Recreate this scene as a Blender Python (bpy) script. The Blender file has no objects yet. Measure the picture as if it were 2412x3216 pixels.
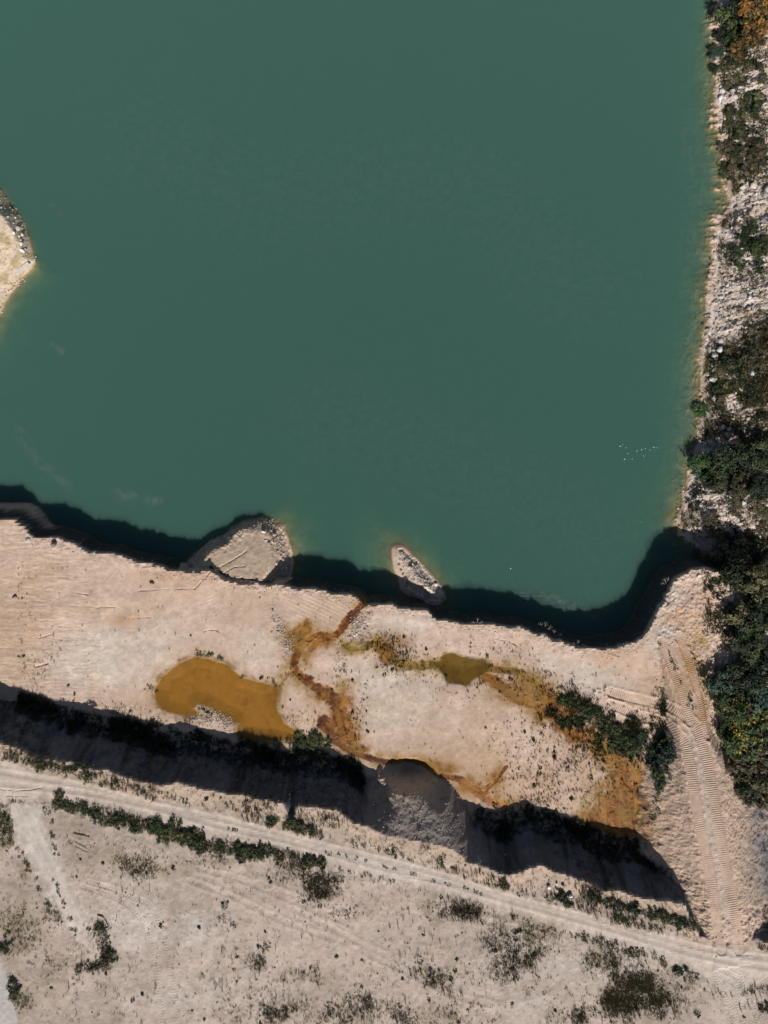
import bpy, math, random
import numpy as np
from mathutils import Vector, Matrix
rad = math.radians
random.seed(7); RNG = np.random.default_rng(11)
S = bpy.context.scene
COL = S.collection

# ------------------------------------------------------------------ camera, sky, sun, exposure
H = 95.3                      # height of the drone above the lake, metres
FOC = 1563.0                  # focal length in units of a 1659 wide picture
cam_d = bpy.data.cameras.new('camera'); cam = bpy.data.objects.new('camera', cam_d); COL.objects.link(cam)
cam.location = (0, 0, H); cam.rotation_euler = (0, 0, 0)
cam_d.sensor_fit = 'HORIZONTAL'; cam_d.sensor_width = 36; cam_d.lens = 36 * FOC / 1659
cam_d.clip_start = 1; cam_d.clip_end = 3000
S.camera = cam
SUN_EL, SUN_AZ = rad(40), rad(170)        # azimuth from +Y, clockwise: the sun stands south, a little east
sun_dir = Vector((math.sin(SUN_AZ) * math.cos(SUN_EL), math.cos(SUN_AZ) * math.cos(SUN_EL), math.sin(SUN_EL)))
world = bpy.data.worlds.new('World'); S.world = world; world.use_nodes = True
wn = world.node_tree.nodes; wl = world.node_tree.links
sky = wn.new('ShaderNodeTexSky'); sky.sky_type = 'NISHITA'; sky.sun_disc = False
sky.sun_elevation = SUN_EL; sky.sun_rotation = SUN_AZ
bg = wn['Background']; bg.inputs['Strength'].default_value = 0.05
wl.new(sky.outputs[0], bg.inputs['Color'])
sd = bpy.data.lights.new('sun', 'SUN'); sd.energy = 5.0; sd.angle = rad(0.5); sd.color = (1.0, 0.96, 0.91)
sun = bpy.data.objects.new('sun', sd); COL.objects.link(sun)
sun.rotation_euler = sun_dir.to_track_quat('Z', 'Y').to_euler()
S.view_settings.view_transform = 'Standard'; S.view_settings.look = 'None'
S.view_settings.exposure = -0.25; S.view_settings.gamma = 1.0
S.view_settings.use_curve_mapping = False
try:
    S.cycles.use_denoising = True
    S.cycles.max_bounces = 8; S.cycles.diffuse_bounces = 1; S.cycles.volume_bounces = 4; S.cycles.transparent_max_bounces = 12
    S.cycles.caustics_reflective = False; S.cycles.caustics_refractive = False
except Exception: pass

# ------------------------------------------------------------------ helpers
def W(u, v, z=0.0):
    k = (H - z) / FOC
    return ((u - 829.5) * k, -(v - 1106.0) * k)
def WP(pts, z=0.0): return np.array([W(p[0], p[1], p[2] if len(p) > 2 else z) for p in pts])

def tag(o, label, cat=None, group=None, kind=None):
    o['label'] = label
    if cat: o['category'] = cat
    if group: o['group'] = group
    if kind: o['kind'] = kind
    return o
def link(o, parent=None):
    COL.objects.link(o)
    if parent is not None: o.parent = parent
    return o

def np_mesh(name, V, F, cols=None, attrs=None, mat=None, smooth=False):
    me = bpy.data.meshes.new(name)
    V = np.asarray(V, np.float32); F = np.asarray(F, np.int32); n, k = F.shape
    me.vertices.add(len(V)); me.vertices.foreach_set('co', V.ravel())
    me.loops.add(n * k); me.loops.foreach_set('vertex_index', F.ravel())
    me.polygons.add(n); me.polygons.foreach_set('loop_start', np.arange(0, n * k, k, dtype=np.int32))
    try: me.polygons.foreach_set('loop_total', np.full(n, k, np.int32))
    except Exception: pass
    me.polygons.foreach_set('use_smooth', np.full(n, smooth, bool))
    me.update(calc_edges=True)
    if cols is not None:
        a = me.attributes.new('soil', 'FLOAT_COLOR', 'POINT')
        c = np.ones((len(V), 4), np.float32); c[:, :cols.shape[1]] = cols
        a.data.foreach_set('color', c.ravel())
    for k2, arr in (attrs or {}).items():
        a = me.attributes.new(k2, 'FLOAT', 'POINT'); a.data.foreach_set('value', np.asarray(arr, np.float32).ravel())
    if mat: me.materials.append(mat)
    return me

_TAB = {}
def vnoise(x, y, seed=0):
    if seed not in _TAB: _TAB[seed] = np.random.default_rng(1000 + seed).random((256, 256)).astype(np.float32)
    T = _TAB[seed]
    xi = np.floor(x).astype(np.int64); yi = np.floor(y).astype(np.int64)
    fx = (x - xi).astype(np.float32); fy = (y - yi).astype(np.float32)
    fx = fx * fx * fx * (fx * (fx * 6 - 15) + 10); fy = fy * fy * fy * (fy * (fy * 6 - 15) + 10)
    a = xi & 255; b = (xi + 1) & 255; c = yi & 255; d = (yi + 1) & 255
    return (T[a, c] * (1 - fx) + T[b, c] * fx) * (1 - fy) + (T[a, d] * (1 - fx) + T[b, d] * fx) * fy
def fbm(x, y, wl_, octv=4, seed=0, gain=0.5):
    s = 0; amp = 1; tot = 0; c, sn = math.cos(0.7), math.sin(0.7)
    x = x / wl_; y = y / wl_
    for i in range(octv):
        s = s + amp * (vnoise(x + 17.3 * i, y - 9.1 * i, seed + i) * 2 - 1); tot += amp; amp *= gain
        x, y = (x * c - y * sn) * 2.03, (x * sn + y * c) * 2.03
    return s / tot
def sstep(a, b, x):
    t = np.clip((x - a) / (b - a), 0, 1); return t * t * (3 - 2 * t)

def seg_dist(X, Y, P, closed=False):
    """distance, arc length and side offset to a polyline"""
    P = np.asarray(P); n = len(P); best = np.full(X.shape, 1e9); sb = np.zeros(X.shape); side = np.zeros(X.shape)
    acc = 0.0
    for i in range(n if closed else n - 1):
        ax, ay = P[i][:2]; bx, by = P[(i + 1) % n][:2]
        dx, dy = bx - ax, by - ay; L2 = dx * dx + dy * dy + 1e-12; L = math.sqrt(L2)
        t = np.clip(((X - ax) * dx + (Y - ay) * dy) / L2, 0, 1)
        ex = X - ax - t * dx; ey = Y - ay - t * dy
        d = ex * ex + ey * ey; m = d < best
        best = np.where(m, d, best); sb = np.where(m, acc + t * L, sb)
        side = np.where(m, (dx * ey - dy * ex) / L, side)
        acc += L
    return np.sqrt(best), sb, side
def inside(X, Y, P):
    r = np.zeros(X.shape, bool); n = len(P)
    for i in range(n):
        ax, ay = P[i][:2]; bx, by = P[(i + 1) % n][:2]
        c = ((ay > Y) != (by > Y)); 
        if ay != by: r ^= c & (X < (bx - ax) * (Y - ay) / (by - ay) + ax)
    return r
def sdf(X, Y, P):
    d, _, _ = seg_dist(X, Y, P, True)
    return np.where(inside(X, Y, P), d, -d)
def smooth_path(P, step=0.5):
    """Catmull-Rom through the points"""
    P = np.asarray(P, float); out = []
    Q = np.vstack([2 * P[0] - P[1], P, 2 * P[-1] - P[-2]])
    for i in range(1, len(Q) - 2):
        n = max(1, int(np.linalg.norm(Q[i + 1][:2] - Q[i][:2]) / step))
        for j in range(n):
            t = j / n
            out.append(0.5 * ((2 * Q[i]) + (-Q[i - 1] + Q[i + 1]) * t + (2 * Q[i - 1] - 5 * Q[i] + 4 * Q[i + 1] - Q[i + 2]) * t * t + (-Q[i - 1] + 3 * Q[i] - 3 * Q[i + 1] + Q[i + 2]) * t ** 3))
    out.append(P[-1]); return np.array(out)
def srgb(r, g, b):
    f = lambda c: ((c / 255 + 0.055) / 1.055) ** 2.4 if c > 10 else c / 255 / 12.92
    return np.array([f(r), f(g), f(b)])

# ------------------------------------------------------------------ outlines of the place
ZB, ZP = 3.4, 8.4            # levels of the quarry floor and of the plateau above the lake
TOP = [(-6000, 900), (-900, 1010), (-200, 1085), (0, 1124), (30, 1121), (66, 1151), (99, 1164), (126, 1164), (166, 1174), (199, 1191),
       (245, 1194), (275, 1204), (298, 1217), (332, 1222), (391, 1231), (428, 1231), (458, 1237), (500, 1254), (555, 1258), (584, 1264), (627, 1266),
       (667, 1271), (707, 1276), (727, 1280), (747, 1284), (773, 1294), (782, 1302), (790, 1312), (800, 1307), (840, 1304), (873, 1314), (923, 1319),
       (946, 1337), (972, 1345), (1000, 1348), (1038, 1346), (1080, 1350), (1122, 1356), (1152, 1369), (1181, 1377), (1215, 1388), (1257, 1398),
       (1299, 1398), (1332, 1396), (1366, 1390), (1387, 1365), (1403, 1344), (1416, 1314), (1433, 1293), (1441, 1268), (1462, 1243), (1487, 1230),
       (1515, 1226), (1560, 1240), (1700, 1250), (6000, 1250), (6000, 9000), (-6000, 9000)]
TOPW = WP(TOP, ZB)
EAST = [(1569, -6000), (1569, -300), (1564, 0), (1559, 42), (1559, 84), (1546, 112), (1550, 140), (1553, 168), (1552, 196), (1550, 224), (1559, 252), (1570, 294),
        (1566, 323), (1572, 345), (1578, 372), (1577, 388), (1576, 407), (1581, 426), (1585, 442), (1578, 455), (1564, 470), (1553, 490), (1549, 517), (1545, 547),
        (1549, 575), (1542, 603), (1536, 622), (1535, 660), (1535, 703), (1529, 728), (1522, 752), (1518, 780), (1518, 801), (1521, 829), (1518, 864),
        (1518, 906), (1515, 935), (1510, 962), (1503, 983), (1500, 1001), (1495, 1025), (1492, 1045), (1483, 1071), (1478, 1098), (1466, 1124), (1471, 1142),
        (1490, 1162), (1515, 1180), (1560, 1215), (1700, 1260), (6000, 1400), (6000, -6000)]
EASTW = WP(EAST)
PEN = [(405, 1210), (431, 1188), (454, 1168), (481, 1158), (501, 1141), (524, 1126), (548, 1120), (569, 1115), (588, 1126), (606, 1141), (617, 1164), (626, 1191),
       (628, 1217), (624, 1240), (614, 1262), (600, 1290), (500, 1300), (430, 1285), (395, 1245)]
PENW = WP(PEN)
ISL = [(860, 1188), (868, 1186), (879, 1193), (893, 1206), (906, 1217), (917, 1231), (926, 1241), (938, 1254), (946, 1266), (955, 1280), (959, 1293), (950, 1299), (935, 1297), (909, 1284),
       (890, 1276), (877, 1266), (873, 1247), (864, 1227), (860, 1208)]
ISLW = WP(ISL)
HEAD = [(-6000, 200), (-400, 250), (-120, 330), (-30, 385), (0, 408), (11, 428), (24, 448), (37, 463), (50, 482), (62, 512), (70, 538), (75, 564), (71, 573), (50, 592), (34, 613), (17, 635), (5, 657), (-4, 680),
        (-40, 740), (-140, 830), (-400, 900), (-6000, 960)]
HEADW = WP(HEAD)
EDGE = [(-6000, 1200), (-300, 1520), (-60, 1580), (0, 1600), (33, 1612), (76, 1633), (159, 1650), (232, 1662), (299, 1690), (348, 1695), (381, 1692), (415, 1700), (464, 1708),
        (511, 1714), (550, 1723), (581, 1729), (612, 1738), (622, 1770), (633, 1772), (645, 1739), (687, 1744), (727, 1750), (763, 1778), (796, 1788), (830, 1805), (879, 1813), (929, 1820), (972, 1833),
        (1009, 1861), (1032, 1862), (1069, 1884), (1100, 1893), (1137, 1876), (1168, 1870), (1202, 1885), (1258, 1899), (1296, 1918), (1353, 1929), (1410, 1940),
        (1447, 1948), (1480, 1956), (1494, 1985), (1512, 2024), (1560, 2042), (1600, 2040), (1618, 2026), (1640, 2028), (1665, 2034), (1800, 2060), (6000, 2400), (6000, 9000), (-6000, 9000)]
EDGEW = WP(EDGE, ZP)
RAMP = smooth_path(np.array([(*W(u, v, z), z) for u, v, z in
        [(1586, 2090, 8.5), (1578, 2045, 8.5), (1567, 1967, 8.3), (1553, 1891, 7.8), (1540, 1815, 7.4), (1526, 1740, 6.9), (1514, 1664, 6.2), (1497, 1590, 5.5), (1482, 1500, 4.9), (1460, 1420, 4.5), (1448, 1360, 4.2)]]), 1.0)
ROAD_UP = [(-400, 1600), (0, 1640), (66, 1657), (133, 1676), (199, 1692), (299, 1718), (398, 1741), (498, 1763), (564, 1785), (650, 1803), (763, 1831), (813, 1841), (879, 1861), (979, 1888), (1032, 1906), (1145, 1940), (1258, 1970),
           (1334, 1997), (1410, 2012), (1523, 2035), (1659, 2052), (2200, 2110)]
ROAD_LO = [(2200, 2190), (1659, 2130), (1600, 2128), (1521, 2113), (1487, 2089), (1437, 2072), (1353, 2042), (1258, 2016), (1145, 1982), (1032, 1950), (913, 1921), (846, 1904), (763, 1881), (680, 1850), (581, 1829), (481, 1806), (398, 1794), (332, 1773), (232, 1744), (133, 1726), (83, 1732), (0, 1730), (-400, 1700)]
ROADW = WP(ROAD_UP + ROAD_LO, ZP)
SIDE = [(15, 1735), (37, 1812), (75, 1879), (112, 1950), (149, 2010), (170, 2035), (192, 2029), (168, 1961), (142, 1887), (104, 1805), (82, 1728)]
SIDEW = WP(SIDE, ZP)
CORNER = [(-400, 1900), (-10, 2040), (8, 2090), (30, 2160), (45, 2230), (60, 2400), (-400, 2400)]
CORNERW = WP(CORNER, ZP)
ZPOND = 3.22
POND = [(335, 1486), (348, 1463), (368, 1446), (391, 1430), (421, 1418), (454, 1423), (491, 1436), (521, 1463), (550, 1470), (574, 1476), (601, 1486), (597, 1529), (614, 1562), (645, 1582), (660, 1592), (574, 1602), (531, 1596), (511, 1588),
        (514, 1562), (481, 1546), (448, 1526), (425, 1520), (420, 1530), (440, 1545), (398, 1546), (365, 1539), (345, 1529), (336, 1508)]
PONDW = WP(POND, ZPOND)
POOL = [(930, 1428), (950, 1430), (958, 1412), (975, 1409), (1013, 1420), (1045, 1424), (1062, 1436), (1050, 1450), (1022, 1466), (1007, 1481), (990, 1476), (966, 1477), (958, 1455), (945, 1438)]
POOLW = WP(POOL, ZPOND)
def chan(pts, z=3.3): return smooth_path(WP(pts, z), 0.6)
# (path, half width, colour key, depth)
CHANS = [
 (chan([(654, 1363), (637, 1383), (641, 1410), (632, 1440), (650, 1462), (667, 1473), (697, 1493), (722, 1513), (731, 1549), (738, 1580)]), 0.6, 'rust', .10),
 (chan([(697, 1495), (722, 1512), (733, 1535), (745, 1560), (755, 1590)]), 0.95, 'rust', .10),
 (chan([(700, 1560), (725, 1590), (745, 1605)]), 0.9, 'rust', .06),
 (chan([(667, 1380), (694, 1370), (723, 1373), (743, 1350), (760, 1330), (780, 1305)]), 0.5, 'rust', .12),
 (chan([(640, 1370), (662, 1350), (660, 1372)]), 0.8, 'ochre', .05),
 (chan([(672, 1400), (690, 1380), (720, 1376)]), 0.5, 'ochre', .05),
 (chan([(745, 1392), (756, 1400), (780, 1400), (812, 1388), (840, 1398)]), 0.5, 'olive', .06),
 (chan([(840, 1398), (842, 1412), (856, 1428), (879, 1436), (923, 1436), (950, 1430)]), 0.6, 'olive', .06),
 (chan([(815, 1388), (826, 1400), (835, 1420)]), 0.8, 'ochre', .05),
 (chan([(632, 1446), (612, 1466), (602, 1480)]), 0.3, 'sand', .06),
 (chan([(1047, 1457), (1089, 1486), (1122, 1510), (1160, 1522), (1173, 1540), (1200, 1550), (1236, 1583), (1299, 1600), (1341, 1632)]), 0.7, 'ochre', .07),
 (chan([(1056, 1444), (1100, 1446), (1131, 1457), (1160, 1476), (1180, 1495), (1206, 1512), (1222, 1530)]), 0.5, 'olive', .05),
 (chan([(1122, 1507), (1150, 1505), (1185, 1515), (1206, 1535), (1198, 1560)]), 0.45, 'ochre', .04),
 (chan([(1180, 1500), (1200, 1530), (1220, 1555)]), 0.9, 'ochre', .04),
 (chan([(1299, 1600), (1330, 1640), (1345, 1690), (1340, 1745), (1350, 1790)]), 1.3, 'ochre', .08),
 (chan([(1345, 1690), (1375, 1720), (1385, 1760), (1388, 1800)]), 1.2, 'ochre', .06),
 (chan([(1330, 1720), (1310, 1750), (1280, 1768), (1330, 1790)]), 1.0, 'ochre', .05),
 (chan([(1341, 1636), (1349, 1660), (1351, 1682), (1366, 1700), (1380, 1718), (1392, 1738), (1404, 1756)]), 0.42, 'dark', .16),
 (chan([(1372, 1772), (1385, 1788), (1395, 1808)]), 0.28, 'dark', .10),
 (chan([(730, 1600), (750, 1618), (780, 1630), (813, 1641), (840, 1646), (879, 1645), (923, 1656), (950, 1672), (980, 1679), (1005, 1688), (1029, 1704), (1045, 1712)]), 0.42, 'rust', .08),
 (chan([(790, 1632), (815, 1640), (830, 1645)]), 0.28, 'dark', .05),
 (chan([(1040, 1712), (1060, 1694), (1078, 1675), (1092, 1656)]), 0.28, 'rust', .08),
 (chan([(1000, 1690), (1030, 1710), (1060, 1730), (1090, 1738)]), 0.5, 'rustpale', .03),
]
CCOL = {'rust': srgb(126, 74, 22), 'ochre': srgb(156, 110, 48), 'olive': srgb(134, 106, 44), 'sand': srgb(160, 122, 80), 'dark': srgb(78, 36, 14), 'rustpale': srgb(170, 108, 52)}

TRACKS = [  # bulldozer ruts: (path in v-space with z, half width)
 ([(1557, 2050, 8.25), (1546, 1986, 8.1), (1534, 1891, 7.8), (1519, 1815, 7.4), (1504, 1740, 6.9), (1493, 1664, 6.2), (1481, 1608, 5.7), (1464, 1586, 5.4), (1445, 1569, 5.0), (1412, 1558, 4.6), (1374, 1545, 4.2), (1335, 1528, 3.9), (1310, 1520, 3.7), (1296, 1504, 3.6)], 0.62),
 ([(1595, 2050, 8.25), (1584, 1967, 8.1), (1570, 1891, 7.8), (1557, 1815, 7.4), (1544, 1740, 6.9), (1531, 1664, 6.2), (1516, 1600, 5.7), (1499, 1565, 5.4), (1477, 1545, 5.0), (1449, 1530, 4.7), (1400, 1517, 4.3), (1350, 1505, 4.0), (1320, 1496, 3.8)], 0.62),
 ([(1490, 1560, 5.2), (1478, 1520, 5.0), (1467, 1480, 4.8), (1453, 1445, 4.6), (1440, 1412, 4.4), (1429, 1384, 4.2)], 0.5),
 ([(1530, 1590, 5.6), (1526, 1560, 5.4), (1518, 1515, 5.1), (1503, 1478, 4.9), (1490, 1431, 4.6), (1477, 1400, 4.4), (1466, 1372, 4.2)], 0.5),
 ([(1296, 1504, 3.6), (1300, 1520, 3.6), (1318, 1534, 3.8)], 0.7),
]
TRACKW = [(smooth_path(np.array([W(*p) for p in t]), 0.5), hw) for t, hw in TRACKS]
TYRES = [  # tyre prints on the plateau
 ([(178, 1915), (230, 1932), (275, 1955), (310, 1995), (328, 2045), (336, 2080), (343, 2137), (352, 2230)], .32),
 ([(190, 1905), (245, 1920), (290, 1940), (325, 1958), (350, 2010), (365, 2077), (377, 2150), (388, 2240)], .32),
 ([(1545, 2105), (1563, 2140), (1580, 2180), (1590, 2240)], .35), ([(1600, 2100), (1590, 2150), (1605, 2200), (1640, 2260)], .35),
 ([(1680, 2100), (1630, 2135), (1600, 2180), (1585, 2240)], .3), ([(1700, 2140), (1650, 2170), (1620, 2230)], .35), ([(1560, 2095), (1600, 2120), (1640, 2190), (1660, 2240)], .3)]
TYREW = [(smooth_path(WP(t, ZP), 0.6), hw) for t, hw in TYRES]
RUTS = [  # smooth wheel ruts: road and field
 [(-20, 1690), (80, 1700), (200, 1715), (330, 1742), (480, 1785), (640, 1820), (800, 1866), (960, 1905), (1100, 1945), (1300, 2000), (1500, 2060), (1659, 2090)],
 [(-20, 1665), (90, 1682), (210, 1705), (350, 1745), (500, 1775), (650, 1815), (800, 1852), (960, 1893), (1100, 1940), (1300, 1990), (1500, 2045), (1659, 2070)],
 [(60, 1745), (85, 1810), (120, 1885), (150, 1945), (175, 2010)], [(25, 1745), (55, 1815), (95, 1890), (130, 1960), (160, 2020)],
 [(430, 1876), (520, 1900), (640, 1950), (740, 1990)], [(400, 1900), (500, 1935), (600, 1985), (720, 2030)], [(640, 1965), (720, 2008), (800, 2050), (880, 2085), (960, 2130)], [(560, 1905), (660, 1950), (760, 2000)],
 [(800, 2065), (880, 2100), (980, 2150), (1060, 2170)], [(1220, 2040), (1100, 2000), (1000, 1985)]]
RUTW = [smooth_path(WP(t, ZP), 1.0) for t in RUTS]
CRACKS = [([(452, 1226), (458, 1233), (478, 1241), (498, 1250), (520, 1253), (545, 1254), (560, 1258), (584, 1263)], ZB, .14, .5), ([(458, 1233), (440, 1250), (420, 1272)], ZB, .10, .25),
          ([(420, 1272), (380, 1272), (330, 1274), (300, 1276)], ZB, .08, .15), ([(462, 1232), (480, 1222), (505, 1208), (530, 1192)], 2.6, .08, .2), ([(481, 1240), (505, 1226), (530, 1224)], 2.6, .06, .15),
          ([(440, 1364), (462, 1360), (485, 1370)], ZB, .08, .12), ([(128, 1352), (150, 1354)], ZB, .08, .1), ([(165, 1280), (190, 1284)], ZB, .1, .12), ([(85, 1378), (115, 1368)], ZB, .1, .15), ([(0, 1400), (24, 1399)], ZB, .1, .15),
          ([(207, 1314), (220, 1310), (248, 1312)], ZB, .1, .15), ([(75, 1440), (105, 1433)], ZB, .1, .15), ([(280, 1335), (325, 1334)], ZB, .06, .1), ([(1070, 1379), (1110, 1390), (1130, 1405)], ZB, .1, .2),
          ([(140, 1810), (165, 1818), (200, 1838)], ZP, .16, .14), ([(150, 1822), (190, 1840)], ZP, .12, .1), ([(160, 1798), (190, 1806)], ZP, .1, .2), ([(250, 1818), (275, 1805), (300, 1820), (330, 1835)], ZP, .08, .06), ([(0, 1705), (50, 1707), (90, 1702)], ZP, .09, .1), ([(15, 1718), (60, 1720)], ZP, .08, .1), ([(120, 1731), (90, 1734)], ZP, .1, .12),
          ([(870, 1893), (940, 1905), (980, 1920), (1010, 1925)], ZP, .08, .07), ([(1480, 2096), (1510, 2104)], ZP, .12, .2), ([(1590, 2060), (1659, 2066)], ZP, .1, .06), ([(1650, 1270), (1560, 1290), (1540, 1320)], 4.4, .1, .15), ([(1640, 1340), (1580, 1345), (1545, 1343)], 4.4, .1, .25)]
CRACKW = [(smooth_path(WP(t, z), 0.4), w, d) for t, z, w, d in CRACKS]
TOEW = WP([(690, 1600), (760, 1640), (830, 1654), (880, 1652), (925, 1664), (960, 1684), (1000, 1696), (1045, 1726), (1120, 1745)], 3.3)
PIT = (*W(884, 1672, 4.0), 3.6, 1.75)    # hollow dug in the foot of the grey debris cone

# control points of the land level between the lake and the plateau
LEV = [(*W(u, v, ZB), z, r) for u, v, z, r in [
  (0, 1300, 3.7, 12), (250, 1350, 3.4, 12), (550, 1380, 3.4, 12), (820, 1480, 3.4, 12), (1100, 1400, 3.45, 10), (1000, 1600, 3.4, 12), (1250, 1700, 3.2, 8), (1380, 1780, 3.05, 6),
  (1200, 1480, 3.5, 9), (1440, 1270, 4.0, 5), (1500, 1320, 4.5, 6), (1400, 1430, 4.1, 5), (1610, 1300, 4.8, 8), (1600, 1550, 4.2, 8), (1660, 1850, 2.4, 5), (1640, 1930, 2.6, 4), (1650, 1740, 3.2, 5), (300, 1560, 3.3, 10), (700, 1600, 3.25, 10), (1300, 1600, 3.35, 6)]]

def land_level(X, Y):
    num = 0; den = 1e-9
    for x, y, z, r in LEV:
        w = np.exp(-((X - x) ** 2 + (Y - y) ** 2) / (2 * (r * 0.8) ** 2)) + 1e-7; num = num + w * z; den = den + w
    return num / den

def base_fields(X, Y):
    """large shapes of the terrain and its masks at any points (world metres)"""
    f = {}
    jag = fbm(X, Y, 2.2, 4, 3) * 0.55 + fbm(X, Y, 0.7, 2, 8) * 0.15
    big = fbm(X, Y, 9, 3, 5)
    # lake bed
    z = np.full(X.shape, -5.0) + 0.4 * big
    lvl = land_level(X, Y)
    d = sdf(X, Y, TOPW) + jag * 0.8; f['top'] = d
    rim = sstep(0, 2.5, d)
    z = np.maximum(z, np.where(d > 0, lvl + 0.10 * (1 - rim) + 0.06 * big, lvl + 0.1 + (4.5 - 2.7 * (1 - sstep(-46, -36, X))) * d + 0.35 * fbm(X, Y, 1.2, 3, 12)))
    d = sdf(X, Y, PENW) + jag * 0.25; f['pen'] = d
    pw = 1 - sstep(-17, -12.8, X)
    topz = 2.3 + 0.24 * (-(Y - W(560, 1200)[1])) + 0.05 * big
    z = np.maximum(z, np.where(d > 0, np.minimum((pw * 1.5 + (1 - pw) * .75) * d, topz), pw * 1.0 * d + (1 - pw) * np.maximum(0.2 * d, .6 * d + .25)))
    iw = 1 - sstep(W(885, 0)[0], W(925, 0)[0], X + .6 * (Y - W(0, 1240)[1])); d = sdf(X, Y, ISLW) + jag * 0.2; f['isl'] = d
    z = np.maximum(z, np.where(d > 0, np.minimum(0.85 * d, 1.2), iw * np.maximum(0.14 * d, 0.5 * d + .45) + (1 - iw) * np.maximum(0.25 * d, .6 * d + .2)))
    d = sdf(X, Y, HEADW) + jag * 0.3; f['head'] = d
    hw_ = sstep(31.5, 34.5, Y)
    tilt = np.clip((Y - W(0, 640)[1]) * 0.24, 0.15, 2.6)
    z = np.maximum(z, np.where(d > 0, np.minimum((.9 + .7 * hw_) * d, tilt + 0.05 * d), hw_ * 1.0 * d + (1 - hw_) * np.maximum(0.25 * d, 0.6 * d + .2)))
    d = sdf(X, Y, EASTW) + jag * 0.25; f['east'] = d
    z = np.maximum(z, np.where(d > 0, np.minimum(0.15 + 0.5 * d, 7.0 + 0.15 * d), np.maximum(0.20 * d, 0.6 * d + .25) + 0.02))
    # plateau and its embankment
    d = sdf(X, Y, EDGEW)
    gul = np.abs(fbm(X * 1.0, Y * 0.25, 2.6, 3, 21))
    d = d + jag * 0.7; f['edge'] = d
    xa, xb = W(775, 0, 5)[0], W(1030, 0, 5)[0]
    cone = sstep(xa, xa + 6.5, X + 2 + 1.6 * jag + 1.2 * big) * (1 - sstep(xb - 5.5, xb + 1.5, X + 1.2 * jag + .15 * (Y + 35))); f['cone'] = cone
    kk = 1.75 - 1.22 * cone
    xe = W(1595, 0, 8)[0]; pit_e = sstep(xe - 0.5, xe + 1.5, X)
    sl = ZP - 0.06 - np.maximum(-d, 0) * kk * (1 + 0.5 * (gul - 0.25) * (1 - cone))
    pl = ZP + 0.10 * big - 0.02 * np.clip(d, 0, 3)
    dt, _, st_ = seg_dist(X, Y, TOEW); dt = np.where(st_ > 0, -dt, dt) + 0.5 * jag
    sl = np.where(cone > 0.02, np.minimum(sl, np.where(cone > .3, 3.3 + 1.1 * dt, 3.3 + 1.1 * dt + (0.3 - cone) * 12)), sl)
    f['emb'] = (d < 0) & (sl > z + 0.02)
    z = np.where(d > 0, np.maximum(pl, z - 50), np.maximum(z, sl))
    # ramp
    dr, s, side = seg_dist(X, Y, RAMP)
    zr = np.interp(s, np.concatenate([[0], np.cumsum(np.linalg.norm(np.diff(RAMP[:, :2], axis=0), axis=1))]), RAMP[:, 2])
    west = side > 0
    hw = np.where(west, 2.2, 2.5)
    north = sstep(-33, -27, Y); hw = hw * (1 - .25 * north)
    rr = zr - np.maximum(dr - hw, 0) * (np.where(west, 0.75, 0.62) + .6 * north) * (1 + 0.25 * jag)
    f['ramp_d'] = dr; f['ramp_top'] = (rr > z - 0.02) & (d < 0.3) & (dr < hw + 0.5)
    f['ramp'] = (rr > z + 0.12)
    rr = np.where(f['top'] < 1.0, -50, rr); f['ramp'] &= rr > -40; f['ramp_top'] &= rr > -40
    z = np.maximum(z, np.where(s < 0.01, -50, rr))
    # hollow in the debris cone
    px, py, a, b = PIT
    e = 1 - np.sqrt(((X - px) / a) ** 2 + ((Y - py) / b) ** 2) + 0.12 * jag
    z = np.where(e > 0, np.maximum(z - 2.6 * e, 1.6), z); f['pit'] = e
    f['pond'] = sdf(X, Y, PONDW) + jag * 0.15; f['pool'] = sdf(X, Y, POOLW) + jag * 0.3
    for k in ('pond', 'pool'):
        q = f[k]; near = 1 - sstep(0.0, 1.6, -q)
        z = np.where(q > 0, ZPOND - np.minimum(0.22 * q, 0.32), z * (1 - near) + near * np.minimum(z, ZPOND + 0.03 + 0.10 * np.maximum(-q, 0)) if k == 'pool' else z * (1 - near) + near * np.where(f['emb'], z, ZPOND + 0.03 + 0.09 * np.maximum(-q, 0)))
    f['road'] = sdf(X, Y, ROADW) + jag * 0.5; f['side'] = sdf(X, Y, SIDEW) + jag * 0.35; f['corner'] = sdf(X, Y, CORNERW) + jag * 0.3
    f['z'] = z
    return f

# coarse lookup over the pictured land
GX0, GX1, GY0, GY1, GS = -58.0, 58.0, -70.0, 76.0, 0.25
gx = np.arange(GX0, GX1 + 1e-6, GS); gy = np.arange(GY0, GY1 + 1e-6, GS)
CX, CY = np.meshgrid(gx, gy, indexing='ij')
CF = base_fields(CX, CY)
def line_field(paths, default=9.0):
    dist = np.full(CX.shape, default); arc = np.zeros(CX.shape); idx = np.full(CX.shape, -1)
    for i, P in enumerate(paths):
        m = (CX > P[:, 0].min() - 3) & (CX < P[:, 0].max() + 3) & (CY > P[:, 1].min() - 3) & (CY < P[:, 1].max() + 3)
        if not m.any(): continue
        dd, ss, _ = seg_dist(CX[m], CY[m], P)
        cur = dist[m]; k = dd < cur
        cur[k] = dd[k]; dist[m] = cur
        a = arc[m]; a[k] = ss[k]; arc[m] = a
    return dist, arc
def samp(F, X, Y):
    fx = np.clip((X - GX0) / GS, 0, len(gx) - 1.001); fy = np.clip((Y - GY0) / GS, 0, len(gy) - 1.001)
    i = fx.astype(int); j = fy.astype(int); a = fx - i; b = fy - j
    return (F[i, j] * (1 - a) + F[i + 1, j] * a) * (1 - b) + (F[i, j + 1] * (1 - a) + F[i + 1, j + 1] * a) * b
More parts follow.
